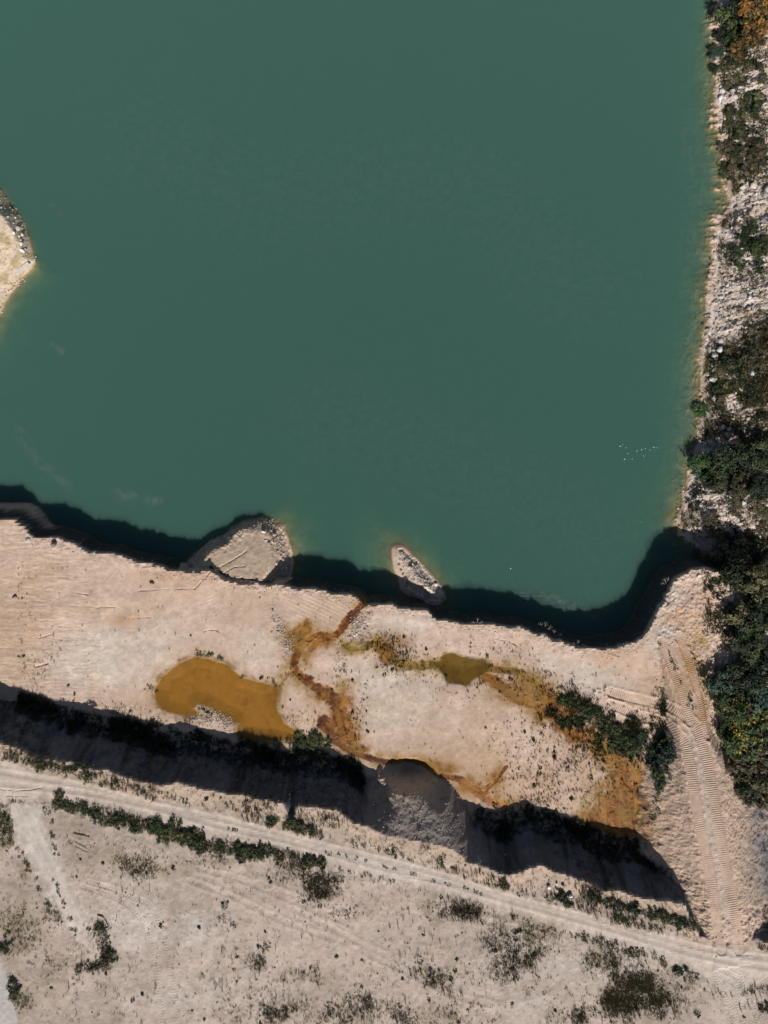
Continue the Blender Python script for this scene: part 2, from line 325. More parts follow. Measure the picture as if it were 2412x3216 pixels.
def gauss_v(lst, z):
    """soft blotches given in picture units, turned into a world field"""
    out = np.zeros(CX.shape)
    for u, v, ru, rv, a in lst:
        x, y = W(u, v, z); k = (H - z) / FOC
        out = np.maximum(out, a * np.exp(-((CX - x) / (ru * k)) ** 2 - ((CY - y) / (rv * k)) ** 2))
    return out
# colour masks
CF['rutd'], _ = line_field(RUTW)
CF['pale'] = gauss_v([(230, 1420, 130, 70, 1), (330, 1370, 70, 50, .5), (850, 1500, 80, 90, 1), (800, 1440, 50, 30, .8), (900, 1560, 70, 60, .5), (860, 1345, 70, 25, .8), (560, 1400, 60, 60, .5), (1270, 1460, 70, 40, .8), (1180, 1430, 70, 25, .6), (1430, 1370, 25, 40, .7), (1450, 1290, 30, 40, .5)], ZB)
CF['tan'] = gauss_v([(1475, 1440, 40, 80, 1), (1505, 1520, 30, 40, .7), (60, 1380, 70, 110, .8), (60, 1260, 50, 60, .6), (260, 1335, 40, 16, .8), (390, 1250, 90, 20, .8), (1000, 1640, 120, 60, .9), (1150, 1690, 90, 50, .8), (900, 1600, 90, 50, .4), (690, 1540, 60, 40, .5), (250, 1510, 120, 30, .5), (1400, 1480, 50, 50, .6), (1250, 1650, 90, 80, .5)], ZB)
CF['orange'] = gauss_v([(1325, 1425, 42, 22, .9), (1460, 1330, 30, 22, .7), (1465, 1385, 20, 14, .5), (1520, 1290, 18, 30, .6), (1035, 1715, 35, 16, .7), (1110, 1735, 40, 18, .45), (410, 1290, 30, 14, .5), (265, 1340, 26, 12, .6), (1500, 1345, 20, 30, .5), (900, 1640, 60, 12, .5), (1300, 1620, 30, 18, .4)], 3.6)
CF['rustz'] = gauss_v([(1080, 1470, 36, 20, .6), (1120, 1490, 36, 22, .8), (1215, 1545, 30, 30, .9), (1250, 1585, 36, 18, .8), (1320, 1625, 34, 24, .9), (1355, 1700, 40, 50, 1.1), (1320, 1770, 50, 24, 1.1), (1375, 1740, 30, 60, 1.1), (700, 1500, 24, 14, .8), (740, 1530, 22, 30, 1), (770, 1618, 30, 10, .8), (850, 1400, 30, 20, .7), (655, 1395, 20, 30, .8), (945, 1662, 40, 10, .9), (1060, 1690, 26, 22, .6), (650, 1375, 24, 18, .9), (690, 1385, 30, 14, .7), (735, 1560, 24, 34, 1), (745, 1600, 36, 20, .8), (840, 1402, 24, 20, .7), (1150, 1500, 50, 24, .6), (1195, 1530, 36, 30, .7), (1330, 1660, 22, 40, .8), (1345, 1740, 50, 50, 1), (1370, 1780, 30, 30, 1), (1300, 1620, 40, 16, .6), (905, 1652, 60, 8, .7), (1020, 1700, 30, 14, .8), (1040, 1710, 16, 12, .8), (1275, 1610, 30, 16, .5)], 3.4)
CF['yel'] = gauss_v([(706, 1500, 14, 10, 1), (740, 1480, 26, 16, 1), (722, 1535, 8, 14, 1), (650, 1475, 20, 10, .7), (1275, 1735, 36, 16, .9), (1310, 1700, 30, 30, .6), (1190, 1500, 26, 30, .6), (820, 1400, 30, 16, .6), (1510, 1440, 20, 30, .8), (1525, 1475, 16, 30, .9), (1505, 1390, 14, 40, .7), (1380, 1700, 30, 30, .7)], 3.4)
CF['wpale'] = gauss_v([(310, 2010, 90, 70, .8), (420, 2000, 60, 60, .8), (340, 1930, 90, 40, .6), (1100, 2060, 60, 60, .8), (1230, 2090, 60, 40, .8), (1360, 2090, 40, 30, .6), (1600, 2130, 80, 60, .6), (400, 2150, 150, 40, .5), (1470, 2150, 40, 60, .5), (1140, 2170, 80, 40, .5)], ZP)
DEBRIS = gauss_v([(592, 1330, 8, 26, .6), (606, 1362, 10, 24, 1), (622, 1395, 12, 24, 1), (780, 1345, 24, 24, .9), (770, 1375, 22, 20, .8), (795, 1330, 12, 14, .8)], ZB)
CF['debris'] = DEBRIS
CF['tread'] = gauss_v([(540, 1360, 60, 70, 1), (690, 1310, 70, 40, 1), (560, 1210, 60, 30, .7), (690, 1530, 40, 40, .8), (1100, 1395, 60, 30, .8), (480, 1300, 40, 30, .6), (200, 1270, 80, 40, .5)], ZB)
CF['grey'] = gauss_v([(1650, 1850, 55, 100, 1), (1640, 1760, 40, 30, .9)], 4)
CF['cool'] = gauss_v([(1430, 1375, 30, 30, .8), (1440, 1330, 20, 40, .5), (1260, 1470, 80, 30, .4), (500, 1700, 1, 1, 0)], 4)

GB = gauss_v([(1120, 2030, 70, 50, 1.2), (1080, 2095, 40, 30, .9), (1180, 2010, 40, 30, .8), (690, 1930, 45, 25, 1), (745, 1965, 45, 25, 1), (700, 1900, 60, 20, .8), (880, 1920, 80, 22, .5), (450, 2110, 30, 20, .3), (530, 2070, 30, 20, .5), (640, 2110, 40, 22, .9), (690, 2110, 30, 25, .8),
    (920, 1950, 60, 30, .4), (1000, 1970, 60, 20, .6), (560, 2080, 20, 20, .6), (50, 2010, 60, 60, .7), (10, 1790, 25, 60, 1), (228, 2045, 14, 40, 1.1), (200, 2085, 34, 12, 1.1), (215, 2010, 12, 30, .8), (130, 1960, 20, 40, .6), (40, 2160, 30, 50, 1), (1280, 2075, 60, 30, 1), (1380, 2110, 60, 40, 1), (1440, 2150, 50, 50, 1), (1320, 2170, 80, 40, 1), (1200, 2140, 60, 40, .7),
    (1230, 2190, 60, 30, .9), (900, 2120, 120, 50, .4), (760, 2180, 160, 40, .8), (560, 2180, 100, 40, .6), (1000, 2190, 100, 30, .7), (280, 1870, 120, 30, .5), (420, 1860, 90, 20, .6), (620, 1895, 80, 15, .6), (180, 1830, 40, 30, .6), (60, 1900, 30, 40, .4), (100, 2080, 60, 40, .4), (820, 1935, 60, 20, .5), (480, 1985, 25, 40, .5), (520, 1930, 60, 25, .3)], 8.2)
GB = GB * (.45 + .9 * sstep(-.25, .3, fbm(CX, CY, 3.2, 4, 160))); CF['GBf'] = GB
CDIST, CKEY = [], []
for P, hw, key, dp in CHANS:
    d, _ = line_field([P]); CDIST.append(d / hw)

def fine(X, Y, treads=False):
    """height, colour and wetness on a fine grid"""
    g = lambda k: samp(CF[k], X, Y)
    z = g('z'); n1 = fbm(X, Y, 1.6, 4, 31); n2 = fbm(X, Y, 0.55, 3, 41); n3 = fbm(X, Y, 6, 4, 51); n4 = fbm(X, Y, 0.3, 2, 61)
    edge, top, east, pen, isl, head = g('edge'), g('top'), g('east'), g('pen'), g('isl'), g('head')
    cone = g('cone'); emb = g('emb' if False else 'embf'); pit = g('pit'); rampd = g('ramp_d'); rampf = g('rampf')
    pond, pool = g('pond'), g('pool'); road, side, corner = g('road'), g('side'), g('corner')
    plat = sstep(0, 0.5, edge)
    eastm = sstep(-0.6, 0.3, east) * (1 - sstep(-1.5, 0.5, top)) * (1 - plat)
    rocky = eastm
    penr = sstep(0, .2, pen) * (1 - sstep(-0.6, 0.2, top)) * (1 - plat)
    penrough = penr * np.clip(1 - sstep(0.9, 2.6, pen) + 0.15, 0, 1)
    islm = sstep(-.4, .1, isl); headm = sstep(-.3, .1, head)
    wateredge = z < 0.02
    # relief
    lump = np.abs(n2) ** 0.8
    dz = 0.03 * n1 + 0.02 * n2
    strat = fbm(X * 0.45 + Y * 0.25, Y * 1.5 - X * 0.35, 0.9, 4, 71)          # slanting ledges of the rocky bank
    rk = rocky * (.04 + .96 * sstep(0.2, 1.6, east))
    dz = dz + rk * (0.42 * strat * (.8 + .8 * n3) + 0.13 * n2 + 0.07 * n4 + 0.18 * n1)
    dz = dz + penrough * (0.14 * n2 + 0.08 * n4) + islm * (0.10 * n2 + 0.06 * n4) + headm * (0.07 * n2 + 0.05 * n4)
    dz = dz + emb * (1 - cone) * (0.16 * n1 + 0.10 * n2) + cone * emb * (0.045 * n2 + 0.04 * n4)
    lip = np.exp(-(top / 0.7) ** 2) * (1 - eastm)
    dz = dz + lip * (0.10 * n2 + 0.07 * n4)
    rampw = rampf * (1 - sstep(1.6, 2.4, rampd))
    dz = dz + rampf * (1 - rampw) * (0.08 * n2 + 0.05 * n4)
    ne = sstep(33, 36, X) * (1 - plat) * (1 - rocky) * (1 - rampf) * sstep(-30, -27, Y)
    dz = dz + ne * (0.22 * np.abs(fbm(X * 1.3, Y * 0.6, 0.8, 3, 75)) + 0.08 * n4 + .08 * n2) + ne * sstep(41.5, 43, X) * 0.45 * np.abs(fbm(X * .3, Y * 1.2, 1.6, 3, 76))
    db = g('debris'); dz = dz + db * (0.16 * n2 + 0.08 * n4)
    dz = dz + 0.05 * plat * (n1 * 0.5 + n2 * 0.3)
    flatr = np.maximum(sstep(0, .6, road), sstep(0, .5, side)); dz = dz * (1 - 0.75 * flatr * plat)
    # rills of the tan ground in the west of the floor
    west = 1 - sstep(-38, -33, X)
    dz = dz + west * (1 - plat) * sstep(0, 1, top) * 0.07 * np.abs(fbm(X * 0.5 + Y * .2, Y * 1.8, 1.1, 3, 77))
    # machine tread marks pressed in bands on the quarry floor
    bands = fbm(X * 0.5, Y * 0.12 + X * .05, 2.4, 2, 81)
    tz = sstep(0.02, 0.2, bands) * (1 - plat) * sstep(0.3, 1.0, top) * (1 - emb) * (1 - rampf)
    ang = 0.35 * fbm(X, Y, 12, 2, 85)
    tz = tz * g('tread')
    dz = dz + 0.015 * tz * np.sin((Y + X * (0.25 + ang)) * 2 * np.pi / 0.52)
    # ponds, channels
    inw = np.maximum(pond, pool)
    quiet = sstep(-.6, 0.2, inw); dz = dz * (1 - .85 * quiet)
    col_c = []
    warp = 0.50 * n1 + 0.40 * n2 + .25 * n4; halo = np.zeros(X.shape)
    for (P, hw, key, dp), cd in zip(CHANS, CDIST):
        q = samp(cd, X, Y) + warp
        m = 1 - sstep(0.55, 1.15, q); core = 1 - sstep(.12, .5, q + .25 * n2); col_c.append((m, core, key)); dz = dz * (1 - .6 * m) - dp * m
        halo = np.maximum(halo, np.exp(-(np.clip(q - .6, 0, 9) / (1.2 + .5 / max(hw, .3))) ** 2))
    # wheel ruts and cracks
    rd = g('rutd'); rut = np.exp(-(rd / 0.28) ** 2) * plat
    dz = dz - 0.05 * rut * (0.6 + .4 * n3) + 0.03 * np.exp(-((rd - 0.5) / 0.22) ** 2) * plat
    for P, w, dp in CRACKW:
        dp = dp * 1.1
        m = (X > P[:, 0].min() - 1.5) & (X < P[:, 0].max() + 1.5) & (Y > P[:, 1].min() - 1.5) & (Y < P[:, 1].max() + 1.5)
        if m.any():
            dd, _, _ = seg_dist(X[m], Y[m], P); dd = dd + 0.10 * n2[m] + 0.05 * n4[m]
            dz[m] -= dp * (1.1 if dp > .4 else .65) * np.clip(.75 + 1.3 * n1[m] + .8 * n2[m], .15, 1.3) * (1 - sstep(w * 0.5, w * 1.5, np.abs(dd)))
    for (paths, amp, wl_) in ((TRACKW, .022, .25), (TYREW, .013, .34)):
        for P, hw in paths:
            m = (X > P[:, 0].min() - 2) & (X < P[:, 0].max() + 2) & (Y > P[:, 1].min() - 2) & (Y < P[:, 1].max() + 2)
            if not m.any(): continue
            dd, ss, sd_ = seg_dist(X[m], Y[m], P)
            if paths is TYREW: ss = ss + np.abs(sd_) * 0.5
            k = 1 - sstep(hw * 0.85, hw * 1.1, dd)
            berm = np.exp(-((dd - hw * 1.3) / (hw * 0.3)) ** 2)
            lump_ = (1 + 1.2 * n2[m])
            if paths is TRACKW:
                dz[m] = dz[m] * (1 - .8 * k) + k * (-0.05 + amp * np.clip(.6 + 1.6 * n3[m] + 1.3 * n1[m], .0, 1.3) * np.sin(ss * 2 * np.pi / wl_ + 1.2 * n1[m] + .5 * n2[m])) + 0.06 * berm * lump_
            else:
                dz[m] = dz[m] + k * (-0.015 + amp * np.sin(ss * 2 * np.pi / wl_)) + 0.015 * berm
    z = z + dz * np.where(z < -0.5, 0.5, 1)
    # ---------------- colour of the soil itself
    def mix(c, m, k): return c * (1 - m[..., None]) + m[..., None] * k
    base = srgb(208, 182, 163); c = np.ones(X.shape + (3,)) * base
    c = mix(c, np.clip(g('tan') * (0.8 + .6 * n1), 0, 1), srgb(192, 159, 129))
    c = mix(c, np.clip(g('pale') * (0.9 + .5 * n1), 0, 1), srgb(211, 196, 181))
    wp = sstep(0.30, 0.5, fbm(X, Y, 1.1, 3, 91)) * sstep(.2, .6, g('pale')) * 0.6; c = mix(c, wp, srgb(226, 214, 202))
    scr = fbm(X * .35 + Y * .1, Y * 1.6 - X * .2, 2.4, 4, 97); c = c * (1 + .16 * scr[..., None]); c = mix(c, sstep(.15, .5, n3 + .3 * scr) * .45, srgb(186, 160, 134))
    c = mix(c, np.clip(g('cool') * (0.8 + .5 * n2), 0, 1), srgb(194, 184, 174))
    og = np.clip(g('orange') * (.7 + 1.6 * n2 + .6 * n4 + .5 * n1), 0, 1) * .7; dz = dz + g('orange') * .14 * np.abs(n2); c = mix(c, og, srgb(192, 136, 90))
    yg = np.clip(g('yel') * (0.7 + 1.3 * n1 + .6 * n2), 0, 1) * (1 - plat); c = mix(c, yg * .85, srgb(150, 124, 52))
    # plateau soils
    pc = np.ones(X.shape + (3,)) * srgb(194, 176, 162)
    pc = mix(pc, np.clip(0.5 + n3 * 1.2, 0, 1) * .6, srgb(180, 163, 149))
    pc = mix(pc, np.clip(g('wpale') * (.9 + .5 * n1), 0, 1), srgb(206, 194, 184))
    gl_ = np.clip(g('GBf') * (.5 + 1.2 * n1 + .8 * n3), 0, 1); pc = mix(pc, gl_ * .75, srgb(134, 122, 94)); pc = mix(pc, sstep(.12, .4, n3 - .4 * n1) * (1 - gl_) * .5, srgb(176, 160, 148))
    pc = mix(pc, np.clip(sstep(0.05, .5, n1 * .6 + n3 * .6) * .5, 0, 1) * (1 - sstep(.3, .8, g('wpale'))), srgb(160, 144, 126))
    rimp = plat * (1 - sstep(0, 4, edge)); pc = mix(pc, rimp * .6, srgb(206, 178, 150))
    rc = np.ones(X.shape + (3,)) * srgb(210, 196, 184); rc = mix(rc, np.clip(0.4 + n3, 0, 1) * .5, srgb(198, 178, 158)); rc = mix(rc, np.exp(-(rd / .45) ** 2) * .45, srgb(184, 170, 158))
    pc = mix(pc, sstep(-.5, 1.0, road + .6 * n2 + .5 * n1) * .9, rc); pc = mix(pc, sstep(-.9, .9, side + .8 * n2 + .6 * n1) * .85 * sstep(W(0, 2075, ZP)[1], W(0, 2000, ZP)[1], Y), srgb(209, 197, 186)); pc = pc * (1 + .10 * scr[..., None]); pc = mix(pc, sstep(-.1, .3, corner), srgb(190, 182, 176))
    c = mix(c, plat, pc)
    # embankment: grey marl, darkened and blued to paint in its shade; debris cone grey; grey scree in the east pit
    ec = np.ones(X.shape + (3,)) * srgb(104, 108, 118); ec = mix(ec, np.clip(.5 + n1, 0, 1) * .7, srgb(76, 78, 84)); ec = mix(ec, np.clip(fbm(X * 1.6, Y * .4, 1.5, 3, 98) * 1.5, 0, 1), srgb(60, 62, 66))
    cc = np.ones(X.shape + (3,)) * srgb(170, 156, 146); cc = mix(cc, np.clip(.5 + n2 * 1.2, 0, 1) * .6, srgb(140, 130, 124))
    cc = mix(cc, sstep(-.9, -.1, pit) * .7, srgb(206, 182, 156))
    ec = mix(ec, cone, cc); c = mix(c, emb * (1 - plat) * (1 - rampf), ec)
    rpc = np.ones(X.shape + (3,)) * srgb(208, 180, 158); rpc = mix(rpc, np.clip(.4 + n1, 0, 1) * .5, srgb(200, 172, 152)); rpc = mix(rpc, np.exp(-(rampd / .7) ** 2) * .6, srgb(210, 190, 174))
    c = mix(c, rampf * (1 - plat * sstep(0.2, 1.5, edge)), rpc)
    c = mix(c, np.clip(g('tan') * (.7 + .8 * n1 + .5 * n2), 0, 1) * rampf * (1 - plat) * .9, srgb(178, 138, 96))
    gm = np.clip(g('grey') * (1 + .5 * n1), 0, 1) * (1 - plat) * (1 - rampw); c = mix(c, gm, srgb(132, 130, 130))
    # rocky banks
    bc = np.ones(X.shape + (3,)) * srgb(210, 190, 174); bc = mix(bc, np.clip(.45 + strat * 1.4, 0, 1) * .8, srgb(218, 204, 194)); bc = mix(bc, np.clip(-.1 + n1 * 1.1 + n3 * .8, 0, 1) * .7, srgb(156, 130, 96))
    face = (1 - sstep(-.25, -.05, top)) * (1 - sstep(-1.6, -1.2, -top)) * 0 + (1 - sstep(-.2, -.02, top)) * sstep(-1.5, -1.0, top) * (1 - rocky) * (pen < top) * (isl < -.6) * (1 - plat); c = mix(c, face, srgb(74, 74, 76))  # steep lakeside bank faces: shade put into the soil colour
    vg = sstep(-.05, .22, fbm(X, Y, 4, 3, 133) + .35 * n1) * .7; bc = mix(bc, vg, srgb(122, 106, 66))
    c = mix(c, rocky, bc)
    c = mix(c, penr, srgb(204, 180, 156)); c = mix(c, penrough * np.clip(.5 + n2, 0, 1) * .7, srgb(186, 164, 142))
    hc = np.ones(X.shape + (3,)) * srgb(210, 190, 166); hc = mix(hc, sstep(.05, .4, n1 + .2 * n3) * .6, srgb(160, 138, 84)); c = mix(c, headm, hc)
    c = mix(c, islm, srgb(202, 184, 164)); c = mix(c, islm * sstep(0, .4, n2) * .7, srgb(214, 202, 188))
    c = mix(c, db * sstep(-.1, .3, n4 + .5 * n2) * .8, srgb(140, 126, 122))
    # streams of iron-rich mud, pond beds, algae-stained shallows
    wet = np.zeros(X.shape)
    hl = np.clip(halo * (.75 + 1.1 * n1 + .6 * n2), 0, 1) * (1 - plat) * (1 - emb) * (1 - rampf * .7)
    c = mix(c, hl * .75, srgb(172, 134, 82)); c = mix(c, hl * sstep(.0, .35, n1 + .5 * n2) * .55, srgb(128, 112, 58))
    for m, core, key in col_c:
        m = m * (1 - plat) * (1 - rampf * .5)
        k = CCOL[key][None, :] * (1 + 0.5 * n2[..., None] + .5 * n1[..., None])
        fr = m * (1 - m) * 2.2; k = k * (1 - fr[..., None] * .45)
        c = c * (1 - m[..., None]) + m[..., None] * k
        if key in ('rust', 'olive', 'ochre'): cm = core * m * (.75 if key == 'rust' else .4); c = mix(c, cm, srgb(84, 44, 14) if key == 'rust' else srgb(112, 80, 30))
        wet = np.maximum(wet, m)
    rz = np.clip(g('rustz') * (1.1 + 1.4 * n1 + .9 * n2), 0, 1) * (1 - plat) * (1 - emb) * (1 - rampf); c = mix(c, np.minimum(rz * 1.2, 1), srgb(146, 94, 36)); fan = fbm(X * 1.5 + .35 * Y, Y * .3, 2.0, 4, 95); vein = sstep(.13, .03, np.abs(fan)) * rz; c = mix(c, np.clip(.3 + 1.8 * fan, 0, 1) * rz * .5, srgb(176, 128, 62)); c = mix(c, np.clip(-.1 - 1.8 * fan, 0, 1) * rz * .7, srgb(118, 74, 28)); c = mix(c, vein * .9, srgb(104, 58, 20)); c = mix(c, rz * sstep(.1, .4, n3 + .4 * n1) * .5, srgb(132, 110, 52)); wet = np.maximum(wet, rz * .5) if False else wet; wet = np.maximum(wet, rz * .7)
    pm = sstep(-.25, .05, pond); c = mix(c, pm, srgb(176, 132, 64) ); c = mix(c, pm * np.clip(.15 + n3 * 1.6 + n1 * .6, 0, .8), srgb(150, 102, 38)); c = mix(c, pm * sstep(.2, .45, n1 + .3 * n2) * .5, srgb(120, 84, 34)); c = mix(c, pm * sstep(1.5, .2, pond + .8 * n1) * .4, srgb(134, 104, 48))
    c = mix(c, np.exp(-((pond + .28) / .28) ** 2) * np.clip(.65 + n2 + n1, 0, 1) * .85, srgb(112, 88, 52)); c = mix(c, np.exp(-((pond + .9) / .5) ** 2) * np.clip(.4 + n1, 0, 1) * .6, srgb(172, 140, 100))
    qm = sstep(-.3, .1, pool); c = mix(c, qm, srgb(122, 98, 34)); c = mix(c, qm * sstep(.05, .35, n1), srgb(84, 66, 24))
    wet = np.maximum(wet, np.maximum(sstep(-.35, 0, pond), sstep(-.4, 0, pool)))
    sh = (1 - sstep(-0.05, 0.12, z)) * (1 - plat); c = mix(c, sh, srgb(154, 132, 90)); c = mix(c, sh * sstep(-.1, .3, n1) * .7, srgb(112, 102, 56))
    c = c * (1 + 0.13 * n2[..., None] + .10 * n4[..., None]); c = np.clip(c, 0.005, 0.85)
    # which piece of the setting a point belongs to
    lab = np.zeros(X.shape, int)                      # 0 quarry_floor
    lab[(emb > .5)] = 2; lab[(rampf > .5)] = 3
    lab[(edge > 0)] = 1; lab[(edge > 0) & (road > 0)] = 4; lab[(edge > 0) & (side > 0)] = 5; lab[(edge > 0) & (corner > 0)] = 9
    lab[(east > -4) & (top < -.3) & (edge < 0) & (X > 30)] = 6; lab[(pen > -3) & (top < -.2) & (pen > top)] = 7; lab[(isl > -4) & (top < -1.2) & (pen < isl)] = 8
    lab[(rampf > .5) & (edge < 0.4)] = 3
    return z, c, wet, lab
CF['embf'] = CF['emb'].astype(float); CF['rampf'] = CF['ramp'].astype(float)

# ------------------------------------------------------------------ materials
def new_mat(name):
    m = bpy.data.materials.new(name); m.use_nodes = True
    return m, m.node_tree.nodes, m.node_tree.links, m.node_tree.nodes['Principled BSDF']
def soil_material():
    m, n, l, p = new_mat('soil')
    a = n.new('ShaderNodeAttribute'); a.attribute_name = 'soil'
    w = n.new('ShaderNodeAttribute'); w.attribute_name = 'wet'
    tc = n.new('ShaderNodeNewGeometry')
    n1 = n.new('ShaderNodeTexNoise'); n1.inputs['Scale'].default_value = 7; n1.inputs['Detail'].default_value = 6; n1.inputs['Roughness'].default_value = .7
    n2 = n.new('ShaderNodeTexNoise'); n2.inputs['Scale'].default_value = .8; n2.inputs['Detail'].default_value = 5
    for q in (n1, n2): l.new(tc.outputs['Position'], q.inputs['Vector'])
    mr = n.new('ShaderNodeMapRange'); mr.inputs[1].default_value = .3; mr.inputs[2].default_value = .7; mr.inputs[3].default_value = .86; mr.inputs[4].default_value = 1.12
    mr2 = n.new('ShaderNodeMapRange'); mr2.inputs[1].default_value = .3; mr2.inputs[2].default_value = .7; mr2.inputs[3].default_value = .9; mr2.inputs[4].default_value = 1.08
    l.new(n1.outputs[0], mr.inputs[0]); l.new(n2.outputs[0], mr2.inputs[0])
    mu = n.new('ShaderNodeMath'); mu.operation = 'MULTIPLY'; l.new(mr.outputs[0], mu.inputs[0]); l.new(mr2.outputs[0], mu.inputs[1])
    vm = n.new('ShaderNodeVectorMath'); vm.operation = 'SCALE'; l.new(a.outputs['Color'], vm.inputs[0]); l.new(mu.outputs[0], vm.inputs['Scale'])
    l.new(vm.outputs[0], p.inputs['Base Color'])
    r = n.new('ShaderNodeMapRange'); r.inputs[3].default_value = .95; r.inputs[4].default_value = .45; l.new(w.outputs['Fac'], r.inputs[0]); l.new(r.outputs[0], p.inputs['Roughness'])
    p.inputs['Specular IOR Level'].default_value = .25
    b = n.new('ShaderNodeBump'); b.inputs['Strength'].default_value = .5; b.inputs['Distance'].default_value = .045
    l.new(n1.outputs[0], b.inputs['Height']); l.new(b.outputs[0], p.inputs['Normal'])
    return m
MSOIL = soil_material()

# ------------------------------------------------------------------ terrain meshes
NAMES = {0: ('quarry_floor', 'pale sandy quarry floor with machine marks between lake and dark embankment'),
         1: ('ground', 'sparsely grown sandy ground above the quarry, crossed by tracks'),
         2: ('embankment', 'steep shaded earth embankment between quarry floor and plateau'),
         3: ('ramp', 'haul ramp with bulldozer tread marks leading down to the quarry floor'),
         4: ('dirt_road', 'pale dirt road running along the top of the embankment'),
         5: ('dirt_track', 'pale side track branching off the dirt road'),
         6: ('rocky_bank', 'rocky overgrown bank along the east shore of the lake'),
         7: ('peninsula', 'rubble peninsula jutting into the green lake'),
         8: ('islet', 'narrow stony islet just off the quarry floor'),
         9: ('gravel_path', 'bluish grey gravel strip in the bottom corner'),
         10: ('headland', 'pale sandy headland on the west shore of the lake'),
         11: ('lake_bed', 'silty bed of the lake')}
PIECES = {}
PATCHES = []
def patch(x0, x1, y0, y1, st, hole=None, force=None):
    nx = int(round((x1 - x0) / st)); ny = int(round((y1 - y0) / st))
    xs = x0 + np.arange(nx + 1) * st; ys = y0 + np.arange(ny + 1) * st
    X, Y = np.meshgrid(xs, ys, indexing='ij')
    z, c, wet, lab = fine(X, Y)
    PATCHES.append((x0, x1, y0, y1, st, z))
    I = np.arange((nx + 1) * (ny + 1)).reshape(nx + 1, ny + 1)
    F = np.stack([I[:-1, :-1], I[1:, :-1], I[1:, 1:], I[:-1, 1:]], -1)
    L = lab[:-1, :-1].copy()
    if force is not None: L[:] = force
    keep = np.ones(L.shape, bool)
    if hole:
        for h in hole:
            mx = (X[:-1, :-1] + st / 2 > h[0]) & (X[:-1, :-1] + st / 2 < h[1]) & (Y[:-1, :-1] + st / 2 > h[2]) & (Y[:-1, :-1] + st / 2 < h[3]); keep &= ~mx
    V = np.stack([X, Y, z], -1).reshape(-1, 3); C_ = c.reshape(-1, 3); Wt = wet.ravel()
    deep = (z[:-1, :-1] < -2.5); L[deep & (L != 10)] = 11
    for k in np.unique(L[keep]):
        fs = F[keep & (L == k)].reshape(-1, 4)
        u, inv = np.unique(fs.ravel(), return_inverse=True)
        PIECES.setdefault(int(k), []).append((V[u], inv.reshape(-1, 4), C_[u], Wt[u]))
P1 = (-53.9, 54.3, -66.0, -2.2); P2 = (25.7, 46.7, -56.4, -14.2)
P3 = (38.0, 54.0, -2.2, 73.0); P4 = (-54.0, -43.2, 19.8, 47.4)
patch(*P1, 0.11 if False else 0.1, hole=[P2])
patch(*P2, 0.06)
patch(*P3, 0.1)
patch(*P4, 0.12, force=10)
# the rest of the lake bed inside the frame, coarse
patch(-43.2, 38.0, -2.2, 73.0, 0.8, force=11)
patch(-54.0, -43.2, -2.2, 19.8, 0.4, force=11)
patch(-54.0, -43.2, 47.4, 73.0, 0.4, force=11)
for k, lst in PIECES.items():
    off = 0; Vs, Fs, Cs, Ws = [], [], [], []
    for V, F, c, w in lst: Vs.append(V); Fs.append(F + off); Cs.append(c); Ws.append(w); off += len(V)
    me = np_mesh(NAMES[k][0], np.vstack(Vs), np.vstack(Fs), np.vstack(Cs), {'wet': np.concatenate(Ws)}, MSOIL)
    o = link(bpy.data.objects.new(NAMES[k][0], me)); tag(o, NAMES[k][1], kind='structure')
# far land all around, to the horizon
def far_land():
    xs = np.concatenate([np.linspace(-1500, -120, 24), np.arange(-110, -54, 4), [-54.0], np.arange(-50, 54, 4), [53.9], np.arange(58, 118, 4), np.linspace(125, 1500, 24)])
    ys = np.concatenate([np.linspace(-1500, -120, 24), np.arange(-110, -66, 4), [-65.9], np.arange(-62, 72, 4), [72.9], np.arange(76, 200, 5), np.linspace(210, 1500, 24)])
    X, Y = np.meshgrid(xs, ys, indexing='ij'); f = base_fields(X, Y); z = f['z'] + 0.2 * fbm(X, Y, 12, 3, 5)
    shore = np.maximum(Y - 190, -X - 200)                           # the far shores of the lake
    z = np.maximum(z, np.minimum(0.5 * shore, 8))
    I = np.arange(X.size).reshape(X.shape); F = np.stack([I[:-1, :-1], I[1:, :-1], I[1:, 1:], I[:-1, 1:]], -1)
    xm = (X[:-1, :-1] + X[1:, 1:]) / 2; ym = (Y[:-1, :-1] + Y[1:, 1:]) / 2
    keep = ~((xm > -54) & (xm < 53.9) & (ym > -65.9) & (ym < 72.9))
    n3 = fbm(X, Y, 20, 4, 9)
    c = np.ones(X.shape + (3,)) * srgb(192, 172, 152); g = sstep(-.1, .3, n3)[..., None]; c = c * (1 - g * .7) + g * .7 * srgb(112, 106, 66)
    me = np_mesh('surrounding_land', np.stack([X, Y, z], -1).reshape(-1, 3), F[keep].reshape(-1, 4), c.reshape(-1, 3), {'wet': np.zeros(X.size)}, MSOIL, True)
    tag(link(bpy.data.objects.new('surrounding_land', me)), 'open sandy land stretching away around the quarry lake', kind='structure')
far_land()

def ground_z(x, y):
    for x0, x1, y0, y1, st, z in reversed(PATCHES):
        if x0 <= x < x1 and y0 <= y < y1:
            fx = (x - x0) / st; fy = (y - y0) / st; i = min(int(fx), z.shape[0] - 2); j = min(int(fy), z.shape[1] - 2); a = fx - i; b = fy - j
            return float((z[i, j] * (1 - a) + z[i + 1, j] * a) * (1 - b) + (z[i, j + 1] * (1 - a) + z[i + 1, j + 1] * a) * b)
    return float(samp(CF['z'], np.array([x]), np.array([y]))[0])
def on_ground(u, v, zg=4.0, lift=0.0):
    """where the sight line of a picture point meets the terrain (lift: seen this far above it)"""
    z = zg
    for _ in range(6):
        x, y = W(u, v, z + lift); z = 0.5 * z + 0.5 * ground_z(x, y)
    x, y = W(u, v, z + lift); return x, y, ground_z(x, y)

